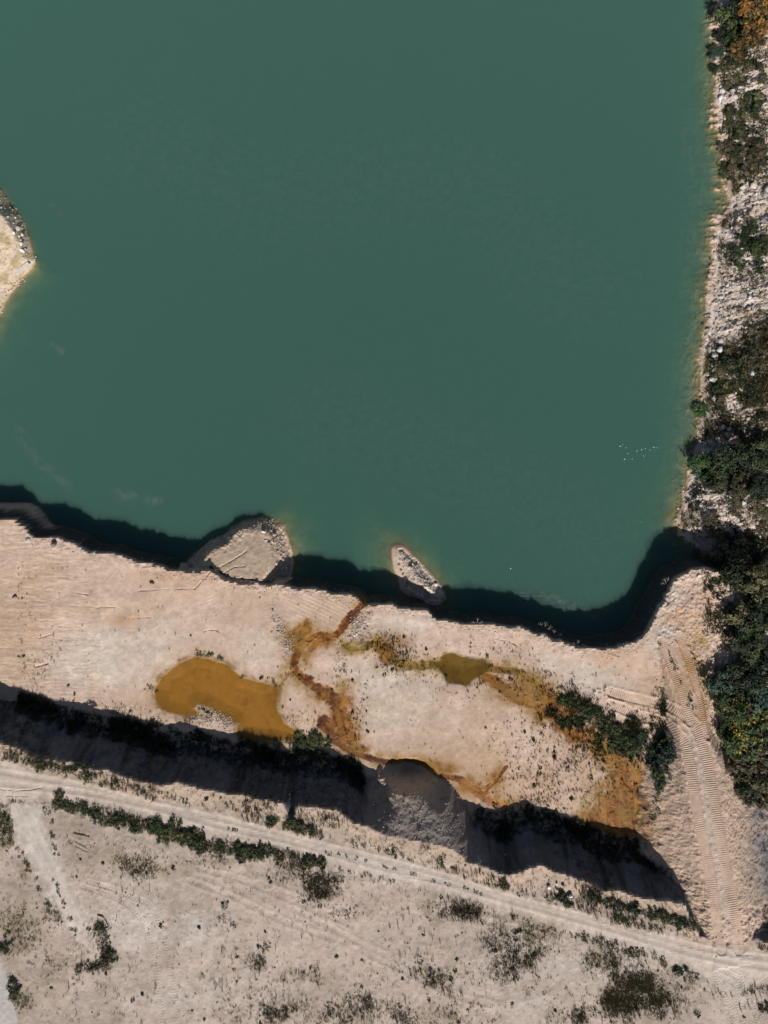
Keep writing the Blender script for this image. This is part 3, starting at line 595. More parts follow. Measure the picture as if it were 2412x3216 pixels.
# ------------------------------------------------------------------ the lake: murky green water, a real volume under a faintly rippled surface
def surface_gloss(n, l):
    lw = n.new('ShaderNodeLayerWeight'); lw.inputs['Blend'].default_value = .5
    pw = n.new('ShaderNodeMath'); pw.operation = 'POWER'; pw.inputs[1].default_value = 5; l.new(lw.outputs['Facing'], pw.inputs[0])
    ma = n.new('ShaderNodeMath'); ma.operation = 'MULTIPLY_ADD'; ma.inputs[1].default_value = .9; ma.inputs[2].default_value = .02; l.new(pw.outputs[0], ma.inputs[0])
    return ma
def water_material():
    m = bpy.data.materials.new('murky_water'); m.use_nodes = True; n = m.node_tree.nodes; l = m.node_tree.links; n.clear()
    out = n.new('ShaderNodeOutputMaterial')
    tr = n.new('ShaderNodeBsdfTransparent'); gl = n.new('ShaderNodeBsdfGlossy'); gl.inputs['Roughness'].default_value = .12
    fr = surface_gloss(n, l)
    mx = n.new('ShaderNodeMixShader'); l.new(fr.outputs[0], mx.inputs[0]); l.new(tr.outputs[0], mx.inputs[1]); l.new(gl.outputs[0], mx.inputs[2])
    g = n.new('ShaderNodeNewGeometry'); no = n.new('ShaderNodeTexNoise'); no.inputs['Scale'].default_value = 2.2; no.inputs['Detail'].default_value = 5
    l.new(g.outputs['Position'], no.inputs['Vector']); b = n.new('ShaderNodeBump'); b.inputs['Strength'].default_value = .12; b.inputs['Distance'].default_value = .05
    l.new(no.outputs[0], b.inputs['Height']); l.new(b.outputs[0], gl.inputs['Normal'])
    l.new(mx.outputs[0], out.inputs['Surface'])
    sc = n.new('ShaderNodeVolumeScatter'); ab = n.new('ShaderNodeVolumeAbsorption'); ad = n.new('ShaderNodeAddShader')
    sc.inputs['Color'].default_value = (WSC[0], WSC[1], WSC[2], 1); sc.inputs['Density'].default_value = WDEN; sc.inputs['Anisotropy'].default_value = 0.0
    ab.inputs['Color'].default_value = (WAB[0], WAB[1], WAB[2], 1); ab.inputs['Density'].default_value = WADEN
    l.new(sc.outputs[0], ad.inputs[0]); l.new(ab.outputs[0], ad.inputs[1]); l.new(ad.outputs[0], out.inputs['Volume'])
    return m
WSC, WDEN = (0.55, 0.80, 0.72), 1.0
WAB, WADEN = (0.19, 0.60, 0.52), 1.95
def box_mesh(name, x0, x1, y0, y1, z0, z1, mat, nx=1, ny=1):
    V = [(x0, y0, z0), (x1, y0, z0), (x1, y1, z0), (x0, y1, z0), (x0, y0, z1), (x1, y0, z1), (x1, y1, z1), (x0, y1, z1)]
    F = [(0, 3, 2, 1), (4, 5, 6, 7), (0, 1, 5, 4), (1, 2, 6, 5), (2, 3, 7, 6), (3, 0, 4, 7)]
    return np_mesh(name, V, F, mat=mat)
lake = link(bpy.data.objects.new('lake', box_mesh('lake', -230, 70, -26, 215, -6.5, 0.0, water_material())))
tag(lake, 'wide murky green quarry lake filling the upper part of the picture', kind='structure')

# shallow ponds on the quarry floor
def tint_water(name, tint, rough=.06):
    m = bpy.data.materials.new(name); m.use_nodes = True; n = m.node_tree.nodes; l = m.node_tree.links; n.clear()
    out = n.new('ShaderNodeOutputMaterial'); tr = n.new('ShaderNodeBsdfTransparent'); tr.inputs['Color'].default_value = (*tint, 1)
    df = n.new('ShaderNodeBsdfDiffuse'); df.inputs['Color'].default_value = (.40, .225, .055, 1)
    m0 = n.new('ShaderNodeMixShader'); m0.inputs[0].default_value = .22; l.new(tr.outputs[0], m0.inputs[1]); l.new(df.outputs[0], m0.inputs[2])
    gl = n.new('ShaderNodeBsdfGlossy'); gl.inputs['Roughness'].default_value = rough
    fr = surface_gloss(n, l)
    mx = n.new('ShaderNodeMixShader'); l.new(fr.outputs[0], mx.inputs[0]); l.new(m0.outputs[0], mx.inputs[1]); l.new(gl.outputs[0], mx.inputs[2])
    l.new(mx.outputs[0], out.inputs['Surface'])
    return m
def sheet(name, poly, z, grow, mat, label):
    P = np.array(poly); c = P.mean(0); x0, y0 = P.min(0) - grow - .5; x1, y1 = P.max(0) + grow + .5
    st = .35; xs = np.arange(x0, x1, st); ys = np.arange(y0, y1, st); X, Y = np.meshgrid(xs, ys, indexing='ij')
    d = sdf(X, Y, P) + grow; I = np.arange(X.size).reshape(X.shape); F = np.stack([I[:-1, :-1], I[1:, :-1], I[1:, 1:], I[:-1, 1:]], -1)
    keep = (d[:-1, :-1] > 0) & (d[1:, 1:] > 0)
    fs = F[keep].reshape(-1, 4); u, inv = np.unique(fs.ravel(), return_inverse=True)
    V = np.stack([X, Y, np.full(X.shape, z)], -1).reshape(-1, 3)[u]
    o = link(bpy.data.objects.new(name, np_mesh(name, V, inv.reshape(-1, 4), mat=mat))); tag(o, label, kind='structure'); return o
sheet('pond', PONDW, ZPOND - .02, .5, tint_water('ochre_water', (.92, .80, .55)), 'shallow ochre pond on the quarry floor beside the embankment')
sheet('pool', POOLW, ZPOND - .02, .45, tint_water('olive_water', (.72, .66, .40)), 'small olive brown pool in the middle of the quarry floor')
# ------------------------------------------------------------------ materials of plants, stones, foam
def leaf_material(name, rough=.6, transl=.2, spread=.35):
    m, n, l, p = new_mat(name)
    a = n.new('ShaderNodeAttribute'); a.attribute_name = 'soil'
    oi = n.new('ShaderNodeObjectInfo')
    hs = n.new('ShaderNodeHueSaturation')
    mr = n.new('ShaderNodeMapRange'); mr.inputs[3].default_value = 1 - spread; mr.inputs[4].default_value = 1 + spread; l.new(oi.outputs['Random'], mr.inputs[0]); l.new(mr.outputs[0], hs.inputs['Value'])
    l.new(a.outputs['Color'], hs.inputs['Color']); l.new(hs.outputs[0], p.inputs['Base Color'])
    p.inputs['Roughness'].default_value = rough; p.inputs['Specular IOR Level'].default_value = .3
    t = n.new('ShaderNodeBsdfTranslucent'); l.new(hs.outputs[0], t.inputs['Color'])
    mx = n.new('ShaderNodeMixShader'); mx.inputs[0].default_value = transl; l.new(p.outputs[0], mx.inputs[1]); l.new(t.outputs[0], mx.inputs[2])
    l.new(mx.outputs[0], n['Material Output'].inputs['Surface']); return m
MLEAF = leaf_material('leaf'); MGRASS = leaf_material('dry_stalk', .8, .15, .0); MBARK = leaf_material('bark', .9, 0, .2)
def stone_material():
    m, n, l, p = new_mat('stone')
    a = n.new('ShaderNodeAttribute'); a.attribute_name = 'soil'; oi = n.new('ShaderNodeObjectInfo')
    g = n.new('ShaderNodeNewGeometry'); no = n.new('ShaderNodeTexNoise'); no.inputs['Scale'].default_value = 9; no.inputs['Detail'].default_value = 6; l.new(g.outputs['Position'], no.inputs['Vector'])
    mr = n.new('ShaderNodeMapRange'); mr.inputs[1].default_value = .3; mr.inputs[2].default_value = .7; mr.inputs[3].default_value = .8; mr.inputs[4].default_value = 1.15; l.new(no.outputs[0], mr.inputs[0])
    m2 = n.new('ShaderNodeMapRange'); m2.inputs[3].default_value = .82; m2.inputs[4].default_value = 1.15; l.new(oi.outputs['Random'], m2.inputs[0])
    mu = n.new('ShaderNodeMath'); mu.operation = 'MULTIPLY'; l.new(mr.outputs[0], mu.inputs[0]); l.new(m2.outputs[0], mu.inputs[1])
    v = n.new('ShaderNodeVectorMath'); v.operation = 'SCALE'; l.new(a.outputs['Color'], v.inputs[0]); l.new(mu.outputs[0], v.inputs['Scale']); l.new(v.outputs[0], p.inputs['Base Color'])
    p.inputs['Roughness'].default_value = .9; b = n.new('ShaderNodeBump'); b.inputs['Strength'].default_value = .5; b.inputs['Distance'].default_value = .05; l.new(no.outputs[0], b.inputs['Height']); l.new(b.outputs[0], p.inputs['Normal'])
    return m
MSTONE = stone_material()
def matte(name, c, rough=.8):
    m, n, l, p = new_mat(name); p.inputs['Roughness'].default_value = rough
    no = n.new('ShaderNodeTexNoise'); no.inputs['Scale'].default_value = 6; r = n.new('ShaderNodeValToRGB')
    r.color_ramp.elements[0].color = (c[0] * .75, c[1] * .75, c[2] * .75, 1); r.color_ramp.elements[1].color = (min(1, c[0] * 1.2), min(1, c[1] * 1.2), min(1, c[2] * 1.2), 1)
    g = n.new('ShaderNodeNewGeometry'); l.new(g.outputs['Position'], no.inputs['Vector']); l.new(no.outputs[0], r.inputs[0]); l.new(r.outputs[0], p.inputs['Base Color']); return m
MFOAM = matte('foam', (.75, .77, .76), .6); MSLAB = matte('concrete', (.62, .58, .54)); MPALE = matte('bleached_wood', (.36, .33, .28))

# ------------------------------------------------------------------ plant meshes
PAL = {'green': [(.040, .070, .026), (.060, .096, .032), (.085, .118, .038), (.050, .074, .032)],
       'deep': [(.030, .050, .022), (.045, .068, .026), (.036, .056, .030), (.075, .095, .034), (.020, .034, .018)],
       'bright': [(.050, .110, .036), (.065, .130, .042), (.085, .150, .046), (.048, .092, .040)],
       'olive': [(.130, .120, .052), (.150, .130, .060), (.095, .095, .042), (.17, .145, .075), (.060, .075, .030)],
       'brown': [(.150, .118, .068), (.180, .142, .082), (.110, .090, .052), (.130, .118, .060), (.075, .080, .036)],
       'orange': [(.32, .150, .036), (.24, .120, .034), (.14, .095, .034), (.06, .062, .026), (.10, .080, .032)],
       'blue': [(.052, .092, .072), (.065, .110, .085), (.046, .082, .062), (.065, .095, .056)],
       'yellow': [(.060, .095, .030), (.042, .072, .030), (.070, .105, .036), (.32, .26, .045)]}
def leaf_cloud(rng, r, h, n, leaf, pal, nclump=10, hollow=.35, sink=0.0):
    """leaf sized faces gathered in clumps over a dome of radius r and height h"""
    a = rng.random(nclump) * 2 * math.pi; q = np.sqrt(rng.random(nclump)) * .78; zz = np.sqrt(np.clip(1 - q * q, .05, 1)) * (hollow + (1 - hollow) * rng.random(nclump))
    cl = np.stack([q * np.cos(a) * r, q * np.sin(a) * r, zz * h * .75], -1); cr = r * (.16 + .26 * rng.random(nclump))
    k = rng.integers(0, nclump, n); d = rng.normal(size=(n, 3)); d /= np.linalg.norm(d, axis=1)[:, None]
    P = cl[k] + d * (cr[k] * rng.random(n) ** .4)[:, None] * np.array([1, 1, .8 * h / r if h < r else .9]); P[:, 2] = np.abs(P[:, 2]) + .03 - sink
    nv = d * .8 + np.array([0, 0, .75]) + rng.normal(size=(n, 3)) * .45; nv /= np.linalg.norm(nv, axis=1)[:, None]
    t = np.cross(nv, rng.normal(size=(n, 3))); t /= np.linalg.norm(t, axis=1)[:, None] + 1e-9; b = np.cross(nv, t)
    L = (leaf * (.6 + .8 * rng.random(n)))[:, None]
    V = np.stack([P - t * L, P + b * L * .45 - nv * L * .1, P + t * L, P - b * L * .45 - nv * L * .1], 1).reshape(-1, 3)
    pc = np.array(PAL[pal]); ci = rng.integers(0, len(pc), nclump)[k]; sw = rng.random(n) < .35; ci[sw] = rng.integers(0, len(pc), sw.sum())
    cb = (.6 + .9 * rng.random(nclump) ** 1.5)[k]; c = np.repeat(pc[ci] * (cb * (.65 + .7 * rng.random(n)))[:, None], 4, 0)
    return V, np.arange(4 * n).reshape(-1, 4), c
def tube(pts, radii, k=6):
    V, F = [], []
    for i, (p, r) in enumerate(zip(pts, radii)):
        d = Vector(pts[min(i + 1, len(pts) - 1)]) - Vector(pts[max(i - 1, 0)]); d.normalize(); s = d.orthogonal().normalized(); t = d.cross(s)
        for j in range(k):
            a = 2 * math.pi * j / k; V.append(Vector(p) + (s * math.cos(a) + t * math.sin(a)) * r)
    for i in range(len(pts) - 1):
        for j in range(k): F.append((i * k + j, i * k + (j + 1) % k, (i + 1) * k + (j + 1) % k, (i + 1) * k + j))
    return [tuple(v) for v in V], F
def join(parts):
    V, F, o = [], [], 0
    for v, f in parts: V += v; F += [tuple(i + o for i in q) for q in f]; o += len(v)
    return V, F
def stems(rng, r, h, n=5, thick=.03):
    ps = []
    for i in range(n):
        a = rng.random() * 6.28; e = Vector((math.cos(a) * r * .6, math.sin(a) * r * .6, h * .7)); mid = e * .5 + Vector((0, 0, h * .12))
        ps.append(tube([(0, 0, -.15), tuple(mid), tuple(e)], [thick, thick * .7, thick * .3], 5))
    return join(ps)
def bark_mesh(name, VF, col=(.10, .075, .055)):
    V, F = VF; return np_mesh(name, V, F, np.tile(np.array(col), (len(V), 1)), mat=MBARK)

SHRUBS, WEEDS, TREES = {}, {}, {}
for pal in ('green', 'deep', 'bright', 'olive', 'brown', 'blue', 'orange'):
    SHRUBS[pal] = []
    for i in range(4):
        g = np.random.default_rng(50 + i * 7 + len(pal) * 13)
        V, F, c = leaf_cloud(g, 1.0, .45 + .3 * g.random(), 430, .11, pal, 10 + 3 * i)
        SHRUBS[pal].append((np_mesh('foliage', V, F, c, mat=MLEAF), bark_mesh('stem', stems(g, 1, .6))))
for pal in ('green', 'deep', 'brown', 'olive', 'blue'):
    WEEDS[pal] = []
    for i in range(3):
        g = np.random.default_rng(150 + i * 5 + len(pal) * 3)
        V, F, c = leaf_cloud(g, 1.0, .7, 46, .36, pal, 6, .2)
        WEEDS[pal].append(np_mesh('weed', V, F, c, mat=MLEAF))
for pal in ('green', 'deep', 'bright', 'olive', 'brown', 'orange', 'yellow', 'blue'):
    TREES[pal] = []
    for i in range(2):
        g = np.random.default_rng(250 + i * 5 + len(pal) * 3)
        V, F, c = leaf_cloud(g, 1.0, 1.0, 1700, .085, pal, 34, .15); V[:, 2] += .55
        ps = [tube([(0, 0, -.2), (.02, .01, .5), (.0, .04, 1.1)], [.07, .055, .03], 7)]
        for j in range(6):
            a = j * 1.05 + g.random(); z0 = .35 + .1 * j; ps.append(tube([(0, 0, z0), (math.cos(a) * .3, math.sin(a) * .3, z0 + .3), (math.cos(a) * .62, math.sin(a) * .62, z0 + .45)], [.035, .022, .008], 5))
        TREES[pal].append((np_mesh('crown', V, F, c, mat=MLEAF), bark_mesh('trunk', join(ps))))

def plant(name, pair, part_names, loc, scale, rz, label, cat, group):
    e = bpy.data.objects.new(name, None); e.empty_display_size = .2; link(e); e.location = loc; e.rotation_euler = (0, 0, rz); e.scale = scale
    for me, pn in zip(pair, part_names): link(bpy.data.objects.new(pn, me), e)
    tag(e, label, cat, group); return e
SHRUB_LIST = []
def shrub(u, v, r, pal, label, group, zg=8.2, hk=1.0):
    x, y, z = on_ground(u, v, zg, .35 * r * hk)
    SHRUB_LIST.append((r * (1.25 if r > .55 else 1), x, y, z, pal, label, group, hk))
ORD = ['leftmost', 'second', 'third', 'fourth', 'fifth', 'sixth', 'seventh', 'eighth', 'ninth', 'tenth', 'eleventh', 'twelfth', 'thirteenth', 'fourteenth', 'fifteenth', 'sixteenth', 'seventeenth', 'eighteenth', 'nineteenth', 'twentieth']
TOTAG = {}
def later(o, label, cat, group): TOTAG.setdefault((label, cat, group), []).append(o)
def flush_labels():
    for (label, cat, group), os_ in TOTAG.items():
        os_.sort(key=lambda o: o.location.x / (H - o.location.z)); n = len(os_)
        for i, o in enumerate(os_):
            t = label
            if 1 < n <= 40:
                t = label + (', leftmost of them' if i == 0 else ', rightmost of them' if i == n - 1 else ', %s from the left' % ORD[i] if i < n / 2 and i < 20 else ', %s from the right' % ORD[min(19, n - 1 - i)])
            tag(o, t, cat, group)
def build_shrubs():
    L = sorted(SHRUB_LIST, key=lambda t: -t[0])
    for r, x, y, z, pal, label, group, hk in L[:300]:
        k = .9 + .25 * random.random()
        e = plant('shrub', random.choice(SHRUBS[pal]), ('foliage', 'stem'), (x, y, z - .04), (r * k, r * (1.95 - k), r * hk * (.8 + .4 * random.random())), random.random() * 6.28, '', 'shrub', group)
        later(e, label, 'shrub', group)
    Vs, Cs = [], []
    for r, x, y, z, pal, label, group, hk in L[300:]:
        V, F, c = leaf_cloud(R2, r, r * .8, int(70 + 160 * r), .085 * max(r, .35) + .01, pal, 8); a = V + np.array([x, y, z - .04]); Vs.append(a); Cs.append(c)
    V = np.vstack(Vs); o = link(bpy.data.objects.new('undergrowth', np_mesh('undergrowth', V, np.arange(len(V)).reshape(-1, 4), np.vstack(Cs), mat=MLEAF)))
    tag(o, 'low green undergrowth and small plants along the road, pond and streams', kind='stuff')
def tree(u, v, r, pal, label, zg=4.5, hk=1.0):
    x, y, z = on_ground(u, v, zg, 1.1 * r * hk)
    return plant('tree', random.choice(TREES[pal]), ('crown', 'trunk'), (x, y, z - .1), (r, r * (.9 + .2 * random.random()), r * hk), random.random() * 6.28, label, 'tree', 'trees crowding the east side')

# ------------------------------------------------------------------ trees and large bushes of the east side, each told apart by colour and neighbours
for t in [
 (1562, 1478, 1.7, 'blue', 'blue green tree at the shaded corner where the tree clump meets the sandy gully', 4.4, .9),
 (1612, 1468, 2.2, 'deep', 'dark tree topmost in the clump, beside the blue green corner tree', 4.6, .9),
 (1655, 1490, 2.3, 'blue', 'bluish tree at the frame edge near the top of the tree clump', 4.6, .9),
 (1585, 1530, 1.8, 'yellow', 'green tree sprinkled with yellow leaves standing right beside the ramp', 4.4, .9),
 (1635, 1545, 2.3, 'yellow', 'large yellow flecked tree in the middle of the tree clump', 4.4, .9),
 (1575, 1585, 1.2, 'bright', 'small fresh green bush tree leaning over the ramp edge', 4.4, .9),
 (1610, 1605, 2.1, 'yellow', 'yellow flecked tree south of the large one in the tree clump', 4.2, .9),
 (1655, 1615, 2.2, 'brown', 'brownish tree at the frame edge in the lower tree clump', 4.2, .9),
 (1602, 1665, 1.6, 'brown', 'brown leaved tree beside the narrow middle of the ramp', 4.0, .9),
 (1645, 1675, 2.2, 'olive', 'olive tree in the lower tree clump above the grey scree', 3.6, .9),
 (1618, 1715, 1.4, 'deep', 'small dark tree at the foot of the tree clump where the grey scree begins', 3.4, .9),
 (1655, 1722, 1.6, 'brown', 'last brown tree of the clump just above the grey scree', 3.2, .9),
 (1590, 28, 2.2, 'deep', 'dark tree at the water in the top corner', 3.0, .8),
 (1640, 20, 2.0, 'orange', 'orange autumn tree in the very corner of the picture', 5.0, .8),
 (1585, 70, 1.6, 'deep', 'dark green tree below the one in the top corner', 3.0, .8),
 (1635, 70, 1.7, 'orange', 'bright orange autumn tree on the stony slope', 5.0, .8),
 (1600, 105, 1.2, 'orange', 'small orange bush tree lowest of the autumn ones', 3.0, .8),
 (1548, 110, .9, 'blue', 'grey green bush tree overhanging the water below the top corner', 1.0, .8),
 (1545, 148, .7, 'green', 'green bush tree dipping into the lake on the upper east shore', .5, .8),
 (1515, 886, .9, 'bright', 'bright green bush tree bulging over the waterline', .6, .8),
 (1532, 1008, 1.9, 'bright', 'fresh green tree on the east shore right of the white flecks', 2.2, .8),
 (1578, 995, 2.0, 'deep', 'dark tree just uphill of the fresh green one', 3.6, .8),
 (1635, 985, 2.3, 'deep', 'dark tree at the frame edge above the brown slope', 5.0, .8),
 (1555, 1042, 1.3, 'deep', 'dark bushy tree south of the fresh green one', 2.8, .8),
 (1605, 1045, 1.4, 'olive', 'olive tree uphill among the dark ones on the east bank', 4.2, .8),
 (1650, 1052, 1.5, 'deep', 'dark tree at the frame edge on the brown slope', 5.5, .8),
 (1560, 1200, 1.9, 'brown', 'brown tree above the shaded inlet corner', 2.5, 1.0),
 (1610, 1190, 2.0, 'brown', 'brown tree east of the shaded inlet corner', 4.0, 1.0),
 (1652, 1205, 2.2, 'deep', 'dark tree at the frame edge beside the shaded inlet', 5.0, 1.0),
 (1600, 1240, 1.9, 'deep', 'dark tree in the shade south of the inlet', 4.6, 1.0),
 (1650, 1262, 2.0, 'olive', 'olive tree south of the inlet at the frame edge', 4.8, .9),
 (1605, 1330, 1.7, 'olive', 'olive tree right of the eroded sandy gully', 4.8, .8),
 (1648, 1335, 2.1, 'deep', 'dark tree at the frame edge right of the gully', 4.8, .8),
 (1622, 1392, 1.9, 'deep', 'dark tree between the gully and the yellow flecked clump', 4.8, .8),
 (1655, 1420, 2.0, 'deep', 'dark tree at the frame edge above the yellow flecked clump', 4.6, .8)]:
    tree(t[0], t[1], t[2] * 1.22, *t[3:5], zg=t[5], hk=t[6] * (.62 if t[1] < 1170 else .85))

def in_poly(P, n, rng):
    P = np.array(P, float); lo, hi = P.min(0), P.max(0); out = []
    while len(out) < n:
        q = lo + rng.random((n * 3, 2)) * (hi - lo); out += [tuple(a) for a in q[inside(q[:, 0], q[:, 1], P)]]
    return out[:n]
R2 = np.random.default_rng(5)
SLOPES = [
 ([(1570, 215), (1659, 205), (1659, 262), (1610, 290), (1566, 280)], 22, 'olive', .75, 'olive scrub on the upper east bank above the white slab'),
 ([(1570, 305), (1659, 310), (1659, 365), (1575, 372)], 24, 'brown', .8, 'brownish scrub on the upper east bank below the white slab'),
 ([(1600, 480), (1640, 470), (1659, 500), (1655, 580), (1590, 570)], 15, 'green', .7, 'green scrub in the middle of the upper stony slope'),
 ([(1640, 705), (1659, 700), (1659, 900), (1600, 900), (1530, 898), (1548, 850), (1570, 815), (1580, 770)], 21, 'brown', .9, 'brown scrub spreading down the stony slope to the water'),
 ([(1500, 1000), (1530, 985), (1659, 1010), (1659, 1090), (1510, 1085)], 12, 'olive', .8, 'olive scrub under the dark trees on the east bank'),
 ([(1490, 1095), (1659, 1085), (1659, 1180), (1500, 1165)], 18, 'brown', .75, 'brown scrub among pale stones above the inlet'),
 ([(1530, 1235), (1659, 1225), (1659, 1450), (1600, 1440), (1590, 1380), (1600, 1320), (1570, 1280)], 27, 'olive', .9, 'olive scrub on the flat ground right of the sandy gully'),
 ([(1540, 1460), (1659, 1450), (1659, 1745), (1620, 1740), (1590, 1690), (1570, 1600)], 30, 'deep', .9, 'dark undergrowth beneath the tree clump by the ramp'),
 ([(1565, 95), (1659, 120), (1659, 205), (1570, 210)], 13, 'olive', .55, 'small olive scrub among the stones near the top corner')]
for P, n, pal, r, lab in SLOPES:
    for u, v in in_poly(P, n, R2):
        shrub(u, v, r * (.9 + 1.0 * R2.random()), pal if R2.random() < .75 else ('deep' if pal != 'deep' else 'olive'), lab, 'scrub on the east bank', 3.0, .42)
for u, v, r, pal, lab in [(1518, 700, .42, 'deep', 'dark round bush standing in the shallows of the stony shore'), (1546, 262, .4, 'green', 'small green bush at the water below the olive scrub'),
     (1562, 330, .5, 'blue', 'grey green bush at the waterline by the brownish scrub'), (1527, 600, .3, 'green', 'tiny green bush at the waterline above the stony slope'), (1504, 920, .45, 'green', 'green bush at the waterline below the bright overhanging one'),
     (1538, 560, .35, 'green', 'tiny green bush beside the yellow shallow strip'), (1476, 1112, .45, 'green', 'green bush at the water near the inlet'), (1497, 985, .4, 'green', 'green bush on the waterline left of the fresh green tree')]:
    shrub(u, v, r, pal, lab, 'bushes along the east waterline', .4)

# ------------------------------------------------------------------ shrubs of the plateau and the quarry floor
def band(pts, n, rmin, rmax, pal, label, group, zg=8.2, spread=8):
    P = smooth_path(np.array(pts, float), 4.0)
    for i in range(n):
        q = P[R2.integers(0, len(P))]
        p2 = pal if R2.random() < .6 else ('olive' if pal in ('green', 'deep') else 'green')
        shrub(q[0] + R2.normal() * spread * .7, q[1] + R2.normal() * spread * .5, rmin + (rmax - rmin) * R2.random() ** 1.5, p2, label, group, zg)
HG = 'hedge between the dirt road and the sparse field'
band([(129, 1735), (150, 1750), (186, 1755), (216, 1765)], 43, 0.26, 0.70, 'green', 'dark green shrub at thin hedge start near track fork', HG, spread=12)
band([(216, 1765), (250, 1775), (290, 1777), (330, 1788)], 43, 0.26, 0.75, 'green', 'dark green shrub in the second hedge stretch below the road', HG, spread=12)
band([(330, 1790), (365, 1800), (400, 1808), (430, 1820)], 54, 0.34, 0.95, 'green', 'large dark green shrub in thickest stretch of the hedge', HG, spread=14)
band([(430, 1826), (470, 1830), (500, 1838), (540, 1842)], 49, 0.30, 0.80, 'green', 'dark green shrub in the hedge right of its thickest stretch', HG, spread=12)
band([(540, 1842), (600, 1847), (650, 1858), (705, 1868)], 68, 0.30, 0.75, 'deep', 'dark shrub in the straight last stretch of the hedge', HG, spread=13)
for u, v, r in [(790, 1889, .4), (800, 1893, .3), (825, 1898, .35), (840, 1905, .4), (850, 1904, .3), (735, 1880, .3), (755, 1885, .3)]:
    shrub(u, v, r, 'green', 'small green shrub on road margin past the hedge end', 'shrubs past the end of the hedge')
for u, v, r in [(245, 1697, .5), (252, 1692, .4), (295, 1703, .5), (305, 1708, .5), (312, 1712, .4), (345, 1713, .4), (360, 1718, .4), (375, 1726, .5), (400, 1732, .5), (392, 1728, .4), (494, 1738, .5), (505, 1745, .4), (512, 1752, .3)]:
    shrub(u, v, r, 'green', 'green shrub between dirt road and embankment edge left of gully', 'shrubs between road and embankment')
band([(10, 1622), (60, 1640), (110, 1655), (170, 1668), (225, 1685)], 39, 0.34, 0.69, 'olive', 'olive shrub at the left end of the embankment edge', 'thicket at the left end of the embankment edge', spread=12)
band([(575, 1775), (605, 1778), (641, 1787), (674, 1795), (714, 1808)], 26, 0.42, 0.84, 'green', 'green shrub in the row beside the gully mouth', 'shrub row beside the gully mouth', spread=8)
for u, v, r in [(767, 1825, .55), (785, 1826, .4), (816, 1835, .45), (845, 1840, .6), (856, 1846, .6), (868, 1850, .4), (885, 1857, .3)]:
    shrub(u, v, r, 'green', 'green shrub above the debris cone between road and edge', 'shrubs above the debris cone')
for u, v, r in [(953, 1862, .6), (957, 1872, .5), (980, 1874, .5), (985, 1882, .4)]:
    shrub(u, v, r, 'green', 'green shrub of the pair right of the debris cone', 'pair of shrubs right of the debris cone')
band([(495, 1788), (530, 1793)], 4, .2, .3, 'green', 'low green plant on the median strip at its left start', 'plants on the road median')
for u, v in [(705, 1842), (712, 1846), (732, 1846), (748, 1850), (770, 1855), (790, 1860), (828, 1872), (835, 1875), (853, 1878), (890, 1888), (896, 1890), (936, 1905), (962, 1909), (970, 1912), (1003, 1918), (1010, 1921), (1026, 1926), (1032, 1929), (1040, 1932)]:
    shrub(u, v, .2 + .15 * R2.random(), 'green', 'low green plant on the median strip of the dirt road', 'plants on the road median')
band([(1055, 1904), (1075, 1910), (1098, 1915)], 9, .4, .65, 'green', 'green shrub in the compact clump left of the white stones', 'clump left of the white stones', spread=5)
for u, v, r, lab in [(1126, 1931, .55, 'round isolated green shrub between two clumps at the road'), (1155, 1934, .35, 'small green shrub third along the road from the round one'), (1190, 1942, .6, 'green shrub just below the first white stones'), (1180, 1935, .4, 'smaller green shrub touching the one below the white stones'),
                     (1222, 1946, .9, 'large dark shrub under the biggest white stone'), (1212, 1938, .7, 'dark shrub left of the biggest white stone'), (1289, 1938, .9, 'big dark shrub on the margin right of the white stones'), (1280, 1952, .6, 'lower companion of the big dark margin shrub'), (1300, 1948, .6, 'right companion of the big dark margin shrub')]:
    shrub(u, v, r, 'deep', lab, 'shrubs around the white stones')
band([(1312, 1950), (1353, 1962), (1391, 1974), (1440, 1984), (1490, 1996)], 39, 0.40, 0.80, 'deep', 'dark shrub in long shady hedge leading to the ramp', 'shady hedge leading towards the ramp', spread=6)
band([(1334, 1983), (1364, 1990), (1402, 1998), (1418, 2003)], 14, .3, .55, 'green', 'green shrub in short row under the shady hedge', 'short row under the shady hedge', spread=5)
band([(1490, 1985), (1505, 2005), (1515, 2022)], 10, .35, .6, 'green', 'green shrub at the corner of road and ramp', 'shrubs at the corner of road and ramp', spread=6)
band([(1235, 2022), (1260, 2026), (1289, 2036), (1326, 2046), (1363, 2057), (1395, 2064), (1440, 2080)], 31, 0.33, 0.66, 'green', 'green shrub along the lower right road margin', 'shrubs along the lower right road margin', spread=6)
for u, v, r, lab in [(1471, 2098, .75, 'large dark shrub at the right end of the lower road margin'), (1498, 2116, .6, 'dark shrub just beyond the large one at the end of the lower margin'), (1481, 2120, .4, 'small shrub between the two dark ones at the lower margin'), (1525, 2140, .35, 'lone dark shrub on bare sand right of the scrubby field'),
                     (1508, 2192, .55, 'dark shrub at the bottom right of the scrubby field'), (1655, 2180, .8, 'green bush at the bottom right frame edge'), (488, 1957, .6, 'dark round bush alone in the field below the hedge'), (505, 2000, .55, 'dark bush second below the hedge in the field'), (575, 2050, .6, 'pointed green bush in the middle of the field'),
                     (1448, 2150, .5, 'olive shrub inside the lower scrubby field'), (26, 2130, .9, 'dark olive bush beside the gravel strip in the bottom corner'), (32, 2152, .8, 'lower half of the bush pair beside the gravel strip'), (42, 2176, .5, 'brown bush ending the row beside the gravel strip'), (8, 2050, .8, 'dark bush at the left frame edge in the lower field')]:
    shrub(u, v, r, 'deep' if 'dark' in lab else 'olive', lab, 'single bushes of the lower field')
